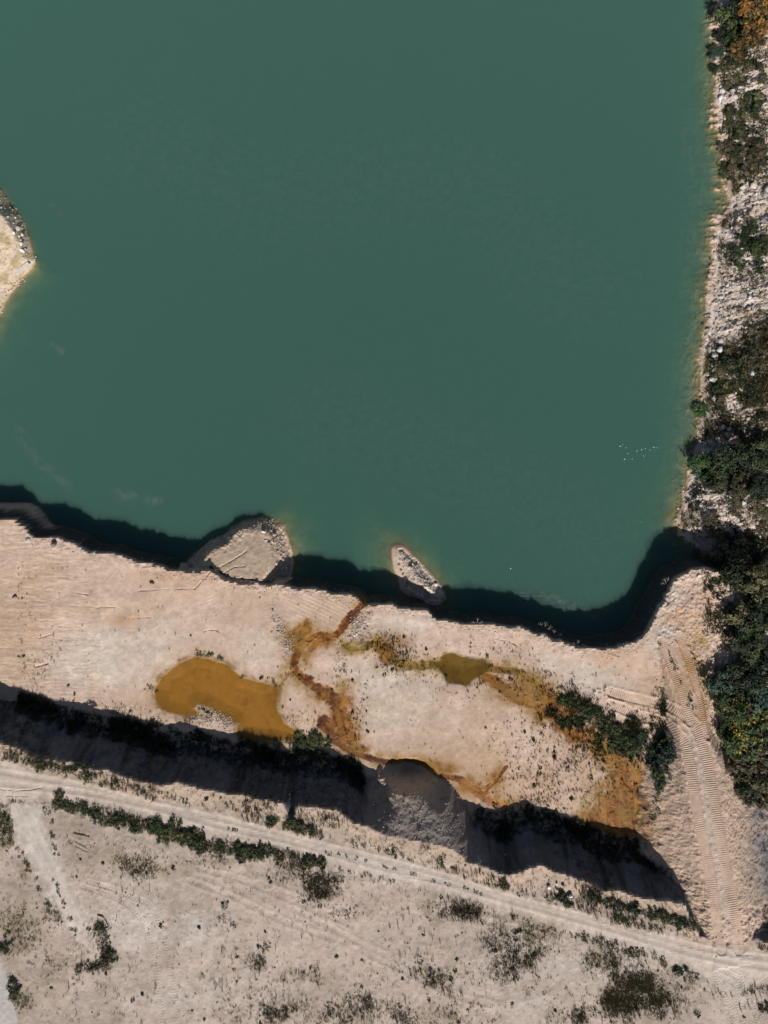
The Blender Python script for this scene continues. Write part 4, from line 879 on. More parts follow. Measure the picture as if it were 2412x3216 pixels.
band([(208, 1985), (226, 2020), (236, 2055), (226, 2078), (196, 2088), (172, 2094)], 31, 0.30, 0.68, 'deep', 'dark shrub in curved clump where the side track ends', 'curved clump where the side track ends', spread=9)
band([(5, 1745), (15, 1790), (22, 1825)], 14, .3, .7, 'olive', 'olive shrub at the left frame edge beside the side track', 'olive shrubs beside the side track', spread=8)
band([(100, 1750), (108, 1800), (125, 1850)], 14, .2, .4, 'olive', 'small shrub on the right margin of the side track', 'small shrubs along the side track', spread=6)
band([(35, 1825), (60, 1870), (85, 1920), (110, 1968)], 18, .25, .5, 'olive', 'small shrub on the left margin of the side track', 'small shrubs along the side track', spread=6)
band([(118, 1905), (135, 1945), (150, 1985), (162, 2020)], 16, .2, .4, 'green', 'small green plant on the hump between the wheel ruts', 'small shrubs along the side track', spread=4)
# quarry floor
band([(428, 1411), (450, 1412), (470, 1418), (488, 1428)], 12, .25, .5, 'bright', 'bright green bush on the upper rim of the ochre pond', 'green rim of the ochre pond', 3.3, 5)
band([(525, 1462), (545, 1470), (570, 1462), (600, 1480)], 10, .2, .4, 'green', 'small green bush on the right rim of the ochre pond', 'green rim of the ochre pond', 3.3, 5)
for u, v, r in [(325, 1485, .35), (338, 1495, .3), (320, 1480, .25)]: shrub(u, v, r, 'deep', 'dark small bush at the left tip of the ochre pond', 'green rim of the ochre pond', 3.3)
for u, v, r, lab in [(610, 1527, .3, 'small dark bush on the sandbar between pond and rusty stream'), (719, 1489, .3, 'small dark bush right of the rusty stream bend'), (748, 1582, .45, 'dark bush in the rusty stream fan'), (745, 1450, .3, 'dark plant above the rusty stream bend'),
                     (1040, 1475, .45, 'dark bush at the lower tip of the olive pool'), (1030, 1482, .35, 'smaller dark bush at the lower tip of the olive pool'), (1060, 1438, .45, 'dark round clump at the right tip of the olive pool'), (1345, 1598, .5, 'dark bush standing in the ochre stream'), (1425, 1392, .3, 'green bush on the wet strip between the narrow ruts')]:
    shrub(u, v, r, 'deep', lab, 'single bushes of the quarry floor', 3.3)
band([(655, 1597), (690, 1600), (640, 1612), (700, 1625)], 31, 0.55, 1.04, 'green', 'green bush at the shaded embankment foot by the rusty fan', 'bushes at the foot of the embankment', 3.3, 14)
band([(330, 1566), (400, 1585), (470, 1600), (540, 1605), (600, 1610)], 36, 0.36, 0.78, 'deep', 'dark bush in deep shade below the ochre pond', 'bushes at the foot of the embankment', 3.3, 8)
band([(1070, 1748), (1140, 1757), (1210, 1772), (1280, 1790)], 30, 0.36, 0.72, 'deep', 'dark bush in deep shade right of the debris cone', 'bushes at the foot of the embankment', 3.3, 8)
band([(1215, 1515), (1245, 1520), (1275, 1540), (1255, 1560), (1225, 1550)], 21, 0.40, 0.92, 'green', 'green bush in the thicket left of the turning loop', 'thicket left of the turning loop', 3.4, 16)
band([(1300, 1580), (1340, 1570), (1385, 1565), (1395, 1590), (1360, 1612), (1320, 1600)], 26, 0.46, 1.09, 'green', 'large green bush in thicket inside the ramp bend', 'thicket inside the bend of the ramp', 3.4, 14)
band([(1430, 1590), (1445, 1620), (1440, 1660), (1430, 1690), (1415, 1660), (1405, 1630)], 28, 0.52, 1.09, 'blue', 'bluish green bush at the foot of the ramp flank', 'thicket at the foot of the ramp flank', 3.4, 11)
band([(1432, 1490), (1440, 1520), (1448, 1545)], 7, .3, .6, 'brown', 'brown bush between the loop and the straight ruts', 'bushes beside the straight ruts', 4.6, 6)
band([(1440, 1390), (1450, 1415), (1470, 1460), (1485, 1500), (1497, 1535)], 14, .22, .42, 'deep', 'dark plant between the two straight ruts', 'bushes beside the straight ruts', 4.6, 5)
band([(1425, 1700), (1420, 1740), (1412, 1770)], 10, .3, .55, 'deep', 'dark bush in the shade below the ramp flank', 'bushes below the ramp flank', 3.3, 7)
band([(1585, 1640), (1592, 1690), (1600, 1725)], 8, .3, .6, 'green', 'green bush hanging over the east edge of the ramp', 'bushes on the east edge of the ramp', 4.5, 6)
for u, v in [(1645, 1765), (1655, 1800), (1650, 1835), (1657, 1880)]: shrub(u, v, .5, 'deep', 'dark bush on the grey scree at the frame edge', 'bushes on the grey scree', 3)

build_shrubs()
# small round weeds on the bare sand
def scatter(field, n, rng):
    w = np.clip(field, 0, None).ravel(); w = w / w.sum(); k = rng.choice(len(w), n, p=w)
    i, j = np.unravel_index(k, field.shape)
    return gx[i] + (rng.random(n) - .5) * GS, gy[j] + (rng.random(n) - .5) * GS
def heights(x, y): return np.array([ground_z(a, b) for a, b in zip(x, y)])
in_view = (np.abs(CX) < 829 * (H - 8) / FOC) & (CY > -1106 * (H - 8.2) / FOC)
field = (CF['ramp_d'] > 3.2) * (CF['edge'] > .5) * in_view * (CF['road'] < -.3) * (CF['side'] < 0) * (CF['corner'] < 0)
nz = fbm(CX, CY, 5, 3, 120); patchy = sstep(0.0, .45, nz)
wx, wy = scatter(field * (.06 + GB * .8 + .3 * patchy), 165, R2)
for x, y in zip(wx, wy):
    o = link(bpy.data.objects.new('weed', random.choice(WEEDS[random.choice(('deep', 'deep', 'brown', 'green', 'olive'))])))
    s = .13 + .2 * random.random() ** 2; o.location = (x, y, ground_z(x, y) - .01); o.scale = (s, s, s); o.rotation_euler = (0, 0, random.random() * 6)
    later(o, 'small weed on the field sand, %s %s' % ('upper' if 1106 - y * FOC / (H - 8.4) < 2010 else 'lower', ['left part', 'left middle', 'right middle', 'right part'][min(3, max(0, int((829.5 + x * FOC / (H - 8.4)) / 415)))]), 'weed', 'weeds dotted over the lower field')
fl = (CF['top'] > 1.2) * (CF['edge'] < -2.5) * (CF['ramp'] == 0) * (CF['pond'] < -.3) * (CF['emb'] == 0) * in_view * (CX < 36)
FB = gauss_v([(740, 1440, 20, 40, 1), (640, 1450, 30, 30, .5), (840, 1395, 50, 25, 1), (870, 1420, 60, 30, .9), (935, 1445, 60, 25, .8), (1080, 1410, 60, 25, .6), (1110, 1460, 50, 25, .9), (1160, 1480, 60, 30, .9), (1230, 1490, 60, 30, 1), (1200, 1640, 90, 60, 1), (1280, 1650, 50, 60, 1.1), (1250, 1720, 70, 30, .9), (780, 1540, 14, 50, 1), (770, 1580, 20, 40, .8),
    (290, 1540, 80, 14, .8), (440, 1540, 40, 20, 1), (660, 1560, 50, 20, .5), (1180, 1730, 60, 20, .8), (70, 1500, 60, 20, .4), (1390, 1650, 20, 50, .8), (1000, 1490, 60, 30, .3), (1150, 1590, 70, 40, .7), (30, 1350, 40, 80, .3), (100, 1430, 30, 40, .3)], 3.4)
wx, wy = scatter(fl * (.02 + FB), 100, R2)
for x, y in zip(wx, wy):
    o = link(bpy.data.objects.new('weed', random.choice(WEEDS[random.choice(('green', 'olive', 'green', 'olive', 'deep'))])))
    s = .14 + .2 * random.random() ** 2; o.location = (x, y, ground_z(x, y) - .01); o.scale = (s, s, s * 1.4); o.rotation_euler = (0, 0, random.random() * 6)
    later(o, 'small weed on the quarry floor %s' % ('left of the rusty stream' if x < W(720, 0, 3.4)[0] else 'between rusty stream and olive pool' if x < W(1000, 0, 3.4)[0] else 'beside the olive pool' if -y < -W(0, 1500, 3.4)[1] else 'near the ochre fan' if x > W(1180, 0, 3.4)[0] else 'below the olive pool'), 'weed', 'weeds scattered on the quarry floor')

# dry grass and stalks that nobody could count
def stalks(name, x, y, hmin, hmax, pal, label, nb=7, width=.022, spread=.16, lean=.25):
    n = len(x); z = heights(x, y); k = np.repeat(np.arange(n), nb); m = len(k)
    hh = (hmin + (hmax - hmin) * R2.random(n) ** 1.6)[k] * (.5 + .6 * R2.random(m))
    bx = x[k] + R2.normal(size=m) * spread * .6; by = y[k] + R2.normal(size=m) * spread * .6
    a = R2.random(m) * 6.28; w = width * (.6 + .8 * R2.random(m)); dx, dy = np.cos(a) * w, np.sin(a) * w
    tx = bx + R2.normal(size=m) * lean * hh; ty = by + R2.normal(size=m) * lean * hh
    zb = z[k] - .03
    mx, my = bx + (tx - bx) * .45, by + (ty - by) * .45
    V = np.stack([np.stack([bx - dx, by - dy, zb], -1), np.stack([bx + dx, by + dy, zb], -1), np.stack([mx + dx * 1.1, my + dy * 1.1, zb + hh * .6], -1), np.stack([tx, ty, zb + hh], -1)], 1).reshape(-1, 3)
    pc = np.array(pal); ci = R2.integers(0, len(pc), n)[k]; c = np.repeat(pc[ci] * (.7 + .6 * R2.random(m))[:, None], 4, 0)
    o = link(bpy.data.objects.new(name, np_mesh(name, V, np.arange(4 * m).reshape(-1, 4), c, mat=MGRASS))); tag(o, label, kind='stuff')
STRAW = [(.30, .24, .14), (.24, .19, .11), (.20, .16, .10), (.34, .28, .17)]; DARK = [(.14, .12, .085), (.10, .095, .06), (.17, .14, .095), (.085, .09, .05)]; OLV = [(.21, .19, .09), (.17, .165, .075), (.25, .215, .115), (.13, .14, .06)]
strip = (CF['ramp'] == 0) * (CF['ramp_d'] > 3.2) * (CF['edge'] > .3) * (CF['edge'] < 6) * (CF['road'] < 0) * in_view
x, y = scatter(field * (.03 + GB * (.2 + 1.1 * patchy)) , 6500, R2); stalks('dry_grass', x, y, .08, .34, STRAW + DARK[:1] + DARK[2:3], 'short dry grass scattered over the sandy field', 6)
x, y = scatter(field * np.clip(GB - .22, 0, 1) * (.35 + patchy), 9000, R2); stalks('olive_grass', x, y, .08, .32, OLV + STRAW[1:3], 'olive grass growing in loose patches on the field', 7, .028)
x, y = scatter((field * (.10 + GB * .5) * patchy + strip * .9 * sstep(-.1, .4, nz)), 1000, R2); stalks('tall_stalks', x, y, .4, 1.2, DARK, 'tall dark dry stalks throwing long thin shadows', 5, .02, .10, .10)
x, y = scatter(strip * (.2 + patchy), 2600, R2); stalks('edge_grass', x, y, .12, .45, STRAW + OLV, 'yellowish grass on the strip between road and embankment', 7)
x, y = scatter(fl * (.008 + FB * (.3 + patchy)), 3800, R2); stalks('floor_reeds', x, y, .10, .42, OLV + DARK[:1], 'thin reeds and grass around the wet streams of the quarry floor', 6, .024, .12, .15)
foot = (CF['ramp_d'] > 5) * (CF['emb'] > 0) * (CF['edge'] < -1.2) * (CF['cone'] < .2) * (np.abs(CX) < 50)
x, y = scatter(foot * sstep(-.2, .3, nz) + (CF['edge'] > -1.2) * (CF['edge'] < .2) * .6 * (CF['ramp_d'] > 5) * (CF['cone'] < .3) * sstep(-.1, .4, nz), 2600, R2); stalks('bank_grass', x, y, .1, .5, OLV + DARK, 'grass tufts on the shaded embankment', 7, .03, .2, .3)
eb = (CF['east'] > .3) * (CF['top'] < 0) * (CX > 38) * (CX < 53)
x, y = scatter(eb * (.05 + sstep(-.05, .3, fbm(CX, CY, 4, 3, 133))), 13000, R2); stalks('bank_weeds', x, y, .08, .38, OLV + [(.13, .095, .05), (.10, .07, .035)], 'brownish weeds between the stones of the east bank', 8, .035, .25, .4)
hd = (CF['head'] > .6) * (CF['head'] < 6) * (CX < -42)
x, y = scatter(hd * sstep(0, .4, nz), 260, R2); stalks('headland_grass', x, y, .08, .25, OLV + STRAW, 'thin dry grass on the sandy headland', 6, .025)

toe = (CF['emb'] > 0) * (CF['z'] < 4.6) + (CF['top'] > 3) * (CF['edge'] < -1.8) * (CF['edge'] > -4.6) * (CF['emb'] == 0) * (CF['ramp'] == 0) * .8
toe = toe * (CF['ramp_d'] > 6) * (CF['cone'] < .25) * in_view * (CF['pond'] < .3) * (CX < W(1440, 0, 3.4)[0]) * (.35 + sstep(-.2, .3, fbm(CX, CY, 3, 3, 140)))
x, y = scatter(toe, 5200, R2); stalks('toe_reeds', x, y, .2, .75, [(.05, .06, .03), (.07, .075, .04), (.04, .05, .028)], 'dense reeds and weeds along the shaded foot of the embankment', 9, .035, .22, .3)

TB = gauss_v([(1240, 1540, 45, 32, 1), (1355, 1592, 55, 32, 1), (1432, 1640, 22, 60, 1), (1275, 1570, 30, 30, .7), (1410, 1720, 18, 40, .6), (1445, 1525, 16, 24, .8), (1475, 1480, 14, 50, .7)], 3.6)
x, y = scatter(TB * (CF['ramp'] == 0) * (CF['edge'] < -2) * (.08 + sstep(-.1, .3, fbm(CX, CY, 1.5, 3, 150))), 2600, R2); stalks('thicket_grass', x, y, .15, .6, [(.075, .10, .04), (.13, .13, .06), (.06, .08, .035), (.17, .155, .075)], 'rank grass filling the gaps of the thickets by the ramp', 8, .035, .22, .3)
EB = gauss_v([(1620, 245, 60, 45, 1), (1625, 340, 60, 36, 1), (1630, 530, 45, 55, .9), (1600, 830, 75, 80, 1), (1640, 740, 30, 40, .8), (1590, 1040, 80, 40, .7), (1570, 1115, 90, 40, .6), (1600, 1280, 80, 120, 1), (1600, 120, 50, 60, .7), (1590, 420, 20, 30, .4)], 3)
x, y = scatter(EB * ((CF['east'] > .2) | (CF['top'] > .5)) * (CX > 40) * (CX < 53) * (CF['ramp_d'] > 4) * (.05 + sstep(-.05, .25, fbm(CX, CY, 1.8, 3, 151))), 7000, R2); stalks('slope_grass', x, y, .10, .40, OLV + [(.11, .085, .045), (.075, .085, .03)], 'matted olive grass spread over the east bank', 9, .045, .25, .5)

# ------------------------------------------------------------------ stones
def ico(sub):
    t = (1 + 5 ** .5) / 2
    V = [Vector(p).normalized() for p in [(-1, t, 0), (1, t, 0), (-1, -t, 0), (1, -t, 0), (0, -1, t), (0, 1, t), (0, -1, -t), (0, 1, -t), (t, 0, -1), (t, 0, 1), (-t, 0, -1), (-t, 0, 1)]]
    F = [(0, 11, 5), (0, 5, 1), (0, 1, 7), (0, 7, 10), (0, 10, 11), (1, 5, 9), (5, 11, 4), (11, 10, 2), (10, 7, 6), (7, 1, 8), (3, 9, 4), (3, 4, 2), (3, 2, 6), (3, 6, 8), (3, 8, 9), (4, 9, 5), (2, 4, 11), (6, 2, 10), (8, 6, 7), (9, 8, 1)]
    for _ in range(sub):
        c = {}; G = []
        def mid(a, b):
            k = (min(a, b), max(a, b))
            if k not in c: V.append(((V[a] + V[b]) / 2).normalized()); c[k] = len(V) - 1
            return c[k]
        for a, b, d in F: p, q, r = mid(a, b), mid(b, d), mid(d, a); G += [(a, p, r), (b, q, p), (d, r, q), (p, q, r)]
        F = G
    return np.array([tuple(v) for v in V]), np.array(F)
IV1, IF1 = ico(1); IV0, IF0 = ico(0)
def rock_shape(rng, V):
    P = V.copy()
    for _ in range(7):                                   # cut by random planes: angular faces
        d = rng.normal(size=3); d /= np.linalg.norm(d); h = .55 + .35 * rng.random(); s = P @ d; over = s > h; P[over] -= np.outer(s[over] - h, d)
    P *= (1 + .06 * rng.normal(size=(len(P), 1))); return P * np.array([1, .65 + .35 * rng.random(), .5 + .3 * rng.random()])
RCOL = {'pale': srgb(208, 194, 182), 'grey': srgb(168, 160, 156), 'white': srgb(228, 224, 220), 'tan': srgb(192, 166, 138), 'dark': srgb(120, 110, 106)}
ROCKS = {k: [np_mesh('rock', rock_shape(np.random.default_rng(300 + i + 20 * j), IV1), IF1, np.tile(c, (len(IV1), 1)), mat=MSTONE) for i in range(5)] for j, (k, c) in enumerate(RCOL.items())}
def rock(name, x, y, s, kind, label, group=None, zoff=.1, cat='rock', hs=1.0):
    o = link(bpy.data.objects.new(name, random.choice(ROCKS[kind]))); z = ground_z(x, y)
    o.location = (x, y, z + s * zoff * hs); o.scale = (s, s, s * hs); o.rotation_euler = (random.uniform(-.3, .3), random.uniform(-.3, .3), random.random() * 6.28)
    later(o, label, cat, group); return o
for u, v, s, kind, lab, hs in [(61, 1167, .38, 'white', 'whitish round boulder near the left end of the lakeside rim', 1.2), (32, 1291, .36, 'grey', 'pale grey boulder alone on the tan ground at the left edge', 1.2), (118, 1177, .42, 'dark', 'dark upright boulder on the lakeside rim', 1.9),
        (569, 1148, .34, 'white', 'white boulder on the shaded tip of the rubble peninsula', 1.2), (941, 1262, .30, 'white', 'white boulder on the steep side of the islet', 1.2), (412, 1222, .40, 'grey', 'pale boulder stuck in the shaded rim left of the peninsula', 1.1), (1510, 1393, .001, 'grey', '', 1),
        (1610, 296, .001, 'pale', '', 1), (1626, 806, .4, 'white', 'bright boulder in the brown scrub of the stony slope', 1), (1555, 756, .45, 'white', 'pale grey boulder among the stones left of the brown scrub', 1), (1606, 1086, .35, 'white', 'pale stone at the top of the brown scrub above the inlet', 1), (1510, 1244, .3, 'white', 'white stone beside the tan strip south of the inlet', 1), (1517, 1236, .26, 'grey', 'grey stone just above the white one south of the inlet', 1)]:
    if s > .01: rock('boulder', *on_ground(u, v, 3.4)[:2], s, kind, lab, 'single boulders', .25, 'boulder', hs)
for u, v, s, lab in [(1185, 1915, .26, 'white stone leftmost of the five on the embankment edge'), (1203, 1908, .17, 'small white stone topmost of the five on the embankment edge'), (1202, 1921, .2, 'white stone below the topmost one on the embankment edge'), (1216, 1912, .2, 'white stone right of the topmost one on the embankment edge'), (1231, 1933, .3, 'biggest white stone, lowest of the five above the dark shrub')]:
    rock('white_stone', *on_ground(u, v, 8.2)[:2], s, 'white', lab, 'five white stones on the embankment edge', .5, 'stone', 1.5)
def stones(n, pts, smin, smax, kinds, label, group):
    for u, v, z in pts[:n]:
        x, y, _ = on_ground(u, v, z); rock('rock', x, y, smin + (smax - smin) * random.random() ** 2, random.choice(kinds), label, group)
def P3(poly, n, z): return [(u, v, z) for u, v in in_poly(poly, n, R2)]
stones(38, P3([(1540, 600), (1600, 600), (1640, 640), (1620, 700), (1565, 720), (1535, 720)], 38, 1.5), .18, .45, ('pale', 'grey', 'pale', 'white'), 'pale angular rock on the upper bare stony slope', 'rocks on the bare stony slope')
stones(36, P3([(1565, 720), (1560, 770), (1550, 860), (1524, 890), (1522, 800), (1535, 720)], 36, 1.5), .18, .5, ('pale', 'grey', 'pale', 'white'), 'pale angular rock low on the stony slope by the water', 'rocks on the bare stony slope')
stones(24, P3([(1590, 380), (1659, 370), (1659, 460), (1600, 470), (1585, 440)], 24, 2), .2, .55, ('pale', 'grey', 'tan'), 'pale rock on the upper slope above the green scrub', 'rocks on the upper east slope')
stones(14, P3([(1555, 180), (1600, 170), (1590, 225), (1553, 235)], 14, 1), .2, .5, ('pale', 'white'), 'pale rock in the light patch below the autumn trees', 'rocks by the autumn trees')
stones(26, P3([(1520, 905), (1600, 900), (1659, 900), (1640, 950), (1560, 985), (1515, 970)], 26, 2), .18, .42, ('pale', 'tan', 'grey'), 'tan rock between brown scrub and fresh green tree', 'rocks between the scrub patches')
stones(20, P3([(1495, 1030), (1515, 1010), (1520, 1080), (1500, 1095), (1487, 1070)], 20, 1), .15, .35, ('white', 'pale', 'grey'), 'whitish stone in the pile under the fresh green tree', 'stones under the fresh green tree')
stones(24, P3([(1540, 1095), (1650, 1085), (1640, 1150), (1540, 1140)], 24, 3), .18, .4, ('tan', 'pale'), 'tan rock among the brown scrub above the inlet', 'rocks above the inlet')
stones(40, P3([(585, 1140), (612, 1165), (624, 1200), (622, 1235), (600, 1240), (592, 1190), (570, 1165)], 40, 1.2), .12, .28, ('pale', 'tan', 'grey'), 'small rock on the steep right flank of the peninsula', 'rocks on the flank of the peninsula')
stones(24, P3([(862, 1190), (885, 1205), (915, 1237), (952, 1285), (945, 1292), (905, 1250), (870, 1205)], 24, .6), .12, .25, ('pale', 'grey', 'white'), 'small rock on the crest of the islet', 'rocks on the islet crest')
stones(26, P3([(585, 1310), (600, 1320), (615, 1365), (635, 1405), (620, 1408), (598, 1370)], 26, 3.4), .10, .2, ('grey', 'pale', 'dark'), 'small stone in the dark debris line on the quarry floor', 'stones in the debris line')
stones(20, P3([(765, 1325), (800, 1330), (795, 1375), (755, 1385), (750, 1350)], 20, 3.4), .10, .22, ('pale', 'grey', 'tan'), 'small stone in rubble patch right of the rusty inlet', 'stones in the rubble patch')
stones(12, P3([(20, 470), (45, 500), (70, 555), (55, 580), (30, 520)], 12, 1), .2, .45, ('white', 'pale'), 'pale rock on the crumbling west headland tip', 'rocks on the headland tip')
# uncounted rubble
def rubble(name, x, y, smin, smax, kinds, label):
    n = len(x); z = heights(x, y); SH = [rock_shape(np.random.default_rng(700 + i), IV0) for i in range(12)]
    s = smin + (smax - smin) * R2.random(n) ** 2.5; a = R2.random(n) * 6.28; k = R2.integers(0, 12, n); P = np.array(SH)[k] * s[:, None, None]
    ca, sa = np.cos(a)[:, None], np.sin(a)[:, None]; X = P[..., 0] * ca - P[..., 1] * sa + x[:, None]; Y = P[..., 0] * sa + P[..., 1] * ca + y[:, None]; Z = P[..., 2] + (z + .12 * s)[:, None]
    V = np.stack([X, Y, Z], -1).reshape(-1, 3); F = (IF0[None] + (np.arange(n) * 12)[:, None, None]).reshape(-1, 3)
    pc = np.array([RCOL[q] for q in kinds]); c = np.repeat(pc[R2.integers(0, len(pc), n)] * (.8 + .35 * R2.random(n))[:, None], 12, 0)
    o = link(bpy.data.objects.new(name, np_mesh(name, V, F, c, mat=MSTONE))); tag(o, label, kind='stuff')
x, y = scatter((eb + (CF['east'] > -.9) * (CF['east'] <= .3) * (CF['top'] < 0) * (CX > 38) * (CX < 53) * .8) * (.25 + sstep(-.2, .3, -fbm(CX, CY, 4, 3, 133))), 2800, R2); rubble('bank_rubble', x, y, .05, .3, ('pale', 'tan', 'grey', 'pale'), 'loose rubble covering the east bank')
pm_ = (CF['pen'] > -.2) * (CF['pen'] < 1.4) * (CF['top'] < .2); x, y = scatter(pm_, 900, R2); rubble('peninsula_rubble', x, y, .04, .18, ('pale', 'tan', 'grey'), 'small stones covering the edges of the peninsula')
im_ = (CF['isl'] > -.3) * (CF['top'] < -.6) * (CF['pen'] < -3); x, y = scatter(im_, 420, R2); rubble('islet_rubble', x, y, .04, .16, ('pale', 'grey', 'tan'), 'small stones covering the islet')
x, y = scatter(CF['debris'] ** 2, 800, R2); rubble('debris_stones', x, y, .04, .13, ('grey', 'pale', 'dark', 'tan'), 'loose stones in the debris lines of the quarry floor')
lip_ = (CF['top'] > -.4) * (CF['top'] < 1.3) * (CF['edge'] < -2) * in_view * (CX < 38); x, y = scatter(lip_ * (.3 + patchy), 1500, R2); rubble('rim_stones', x, y, .03, .14, ('pale', 'tan'), 'crumbly stones along the lakeside rim')
x, y = scatter((CF['emb'] > 0) * (.4 + 2 * CF['cone']) * in_view, 900, R2); rubble('embankment_stones', x, y, .03, .16, ('grey', 'tan', 'dark'), 'clods and stones on the embankment and its debris cone')
x, y = scatter((CF['ramp'] > 0) * (CF['ramp_d'] > 1.8) * 1.0, 800, R2); rubble('ramp_clods', x, y, .03, .15, ('tan', 'tan', 'pale', 'dark'), 'clods along the flanks of the ramp')
bar = gauss_v([(455, 1550, 50, 20, 1), (490, 1565, 25, 16, 1), (440, 1535, 30, 8, .8)], 3.3); x, y = scatter(bar ** 2, 700, R2); rubble('bar_pebbles', x, y, .03, .14, ('grey', 'pale', 'tan'), 'pebbles on the bar at the lower side of the ochre pond')
x, y = scatter(((CF['head'] > -.6) * (CF['head'] < 1.0)) * (CX < -42), 350, R2); rubble('headland_rubble', x, y, .05, .22, ('pale', 'white', 'tan'), 'rubble along the shore of the west headland')
x, y = scatter(field * .3 + fl * .12 + strip * .5, 600, R2); rubble('field_stones', x, y, .02, .09, ('grey', 'pale', 'dark'), 'small stones strewn over sand')

# ------------------------------------------------------------------ single made or fallen things
def slab(u, v, L, Wd, T, rz, label, z=2):
    x, y, zz = on_ground(u, v, z); V, F = [], []
    for (a, b) in ((-1, -1), (1, -1), (1, 1), (-1, 1)):
        V.append((a * L / 2, b * Wd / 2, -T / 2))
    V += [(a * .96, b * .94, T / 2) for a, b, _ in V]; V += [(a * .98, b * .98, T * .42) for a, b, _ in V[:4]]
    F = [(0, 3, 2, 1), (4, 5, 6, 7)] + [(i, (i + 1) % 4, 8 + (i + 1) % 4, 8 + i) for i in range(4)] + [(8 + i, 8 + (i + 1) % 4, 4 + (i + 1) % 4, 4 + i) for i in range(4)]
    o = link(bpy.data.objects.new('stone_slab', np_mesh('stone_slab', V, F, mat=MSLAB))); o.location = (x, y, zz + T * .35 + .12); o.rotation_euler = (.05, -.12, rz); tag(o, label, 'slab'); return o
slab(1593, 304, 1.1, .45, .25, .5, 'white rectangular slab lying on the stones below the olive scrub')
slab(50, 580, 2.3, .38, .3, .62, 'long whitish slab lying along the tip of the west headland', .5)
def branch(u, v, zg, size, n, label, pale=True):
    x, y, z = on_ground(u, v, zg); g = np.random.default_rng(int(u * 7 + v)); ps = []
    e = bpy.data.objects.new('dead_branch', None); link(e); e.location = (x, y, z); tag(e, label, 'branch', 'dead plants on the lakeside rim')
    for i in range(n):
        a = .35 + 2.4 * i / max(1, n - 1) + g.normal() * .15; q = Vector((math.cos(a), math.sin(a), .55)) * size; s = q.cross(Vector((0, 0, 1))).normalized() * size * .25
        parts = [tube([(0, 0, -.1), tuple(q * .5 + Vector((0, 0, .05))), tuple(q)], [.035, .025, .012], 5), tube([tuple(q * .5), tuple(q * .8 + s)], [.02, .008], 4), tube([tuple(q * .6), tuple(q * .95 - s)], [.018, .008], 4)]
        V, F = join(parts); link(bpy.data.objects.new('twig', np_mesh('twig', V, F, mat=MPALE)), e)
branch(1172, 1362, 3.4, 1.3, 4, 'bleached branching dead plant sticking out over the shaded water'); branch(1195, 1375, 3.4, 1.0, 3, 'smaller bleached dead plant right of the branching one on the rim')
branch(1030, 1347, 3.4, .8, 3, 'small bleached dead plant on the rim right of the islet'); branch(1246, 1394, 3.4, .8, 3, 'greyish dead plant low on the rim near the foam streak'); branch(1440, 1262, 3.6, 1.0, 4, 'bleached twiggy plant on the rim below the shaded inlet')
def stick(pts, zg, r, label):
    P = [Vector((*on_ground(u, v, zg)[:2], 0)) for u, v in pts]; Q = []
    for p in P: p.z = ground_z(p.x, p.y) + r * 1.2; Q.append(tuple(p))
    V, F = tube(Q, [r * (1 - .5 * i / len(Q)) for i in range(len(Q))], 6); o = link(bpy.data.objects.new('fallen_branch', np_mesh('fallen_branch', V, F, mat=MBARKD))); tag(o, label, 'branch')
MBARKD = matte('dark_bark', (.06, .05, .04))
stick([(211, 1976), (222, 1979), (229, 1988), (234, 1999)], 8.2, .07, 'dark crooked branch lying on the sand above the curved clump'); stick([(222, 2010), (228, 2004), (235, 2002)], 8.2, .06, 'short dark branch just below the crooked one')
0 and stick([(925, 1898), (960, 1906), (1000, 1916)], 8.2, .05, 'long thin reddish brown branch lying in the road rut')
# white flecks and films on the lake
FL = [(1394, 969), (1404, 972), (1411, 967), (1413, 966), (1419, 967), (1394, 982), (1390, 985), (1345, 960), (1352, 967), (1356, 980), (1366, 991), (1349, 992), (1376, 974), (1386, 971), (1340, 964), (1456, 1176), (1386, 1128), (1103, 1228)]
for u, v in FL:
    x, y = W(u, v, 0); s = .06 + .07 * random.random()
    P = rock_shape(np.random.default_rng(int(u)), IV0) * np.array([s, s * .8, s * .4]); o = link(bpy.data.objects.new('foam_fleck', np_mesh('foam_fleck', P, IF0, mat=MFOAM))); o.location = (x, y, .012); o.rotation_euler = (0, 0, random.random() * 6)
    later(o, 'small white foam fleck drifting off the east shore' if 950 < v < 1000 else 'lone white foam fleck on the lake away from the drifting cluster', 'foam fleck', 'foam flecks drifting on the lake')
def film_material():
    m = bpy.data.materials.new('pale_film'); m.use_nodes = True; n = m.node_tree.nodes; l = m.node_tree.links; n.clear(); out = n.new('ShaderNodeOutputMaterial')
    a = n.new('ShaderNodeAttribute'); a.attribute_name = 'wet'; g = n.new('ShaderNodeNewGeometry'); no = n.new('ShaderNodeTexNoise'); no.inputs['Scale'].default_value = 1.1; no.inputs['Detail'].default_value = 7; no.inputs['Roughness'].default_value = .65; no.inputs['Distortion'].default_value = .8
    l.new(g.outputs['Position'], no.inputs['Vector']); mr = n.new('ShaderNodeMapRange'); mr.inputs[1].default_value = .42; mr.inputs[2].default_value = .72; l.new(no.outputs[0], mr.inputs[0])
    mu = n.new('ShaderNodeMath'); mu.operation = 'MULTIPLY'; l.new(mr.outputs[0], mu.inputs[0]); l.new(a.outputs['Fac'], mu.inputs[1])
    t = n.new('ShaderNodeBsdfTransparent'); d = n.new('ShaderNodeBsdfDiffuse'); d.inputs['Color'].default_value = (.30, .32, .27, 1); mx = n.new('ShaderNodeMixShader')
    l.new(mu.outputs[0], mx.inputs[0]); l.new(t.outputs[0], mx.inputs[1]); l.new(d.outputs[0], mx.inputs[2]); l.new(mx.outputs[0], out.inputs['Surface']); return m
MFILM = film_material()
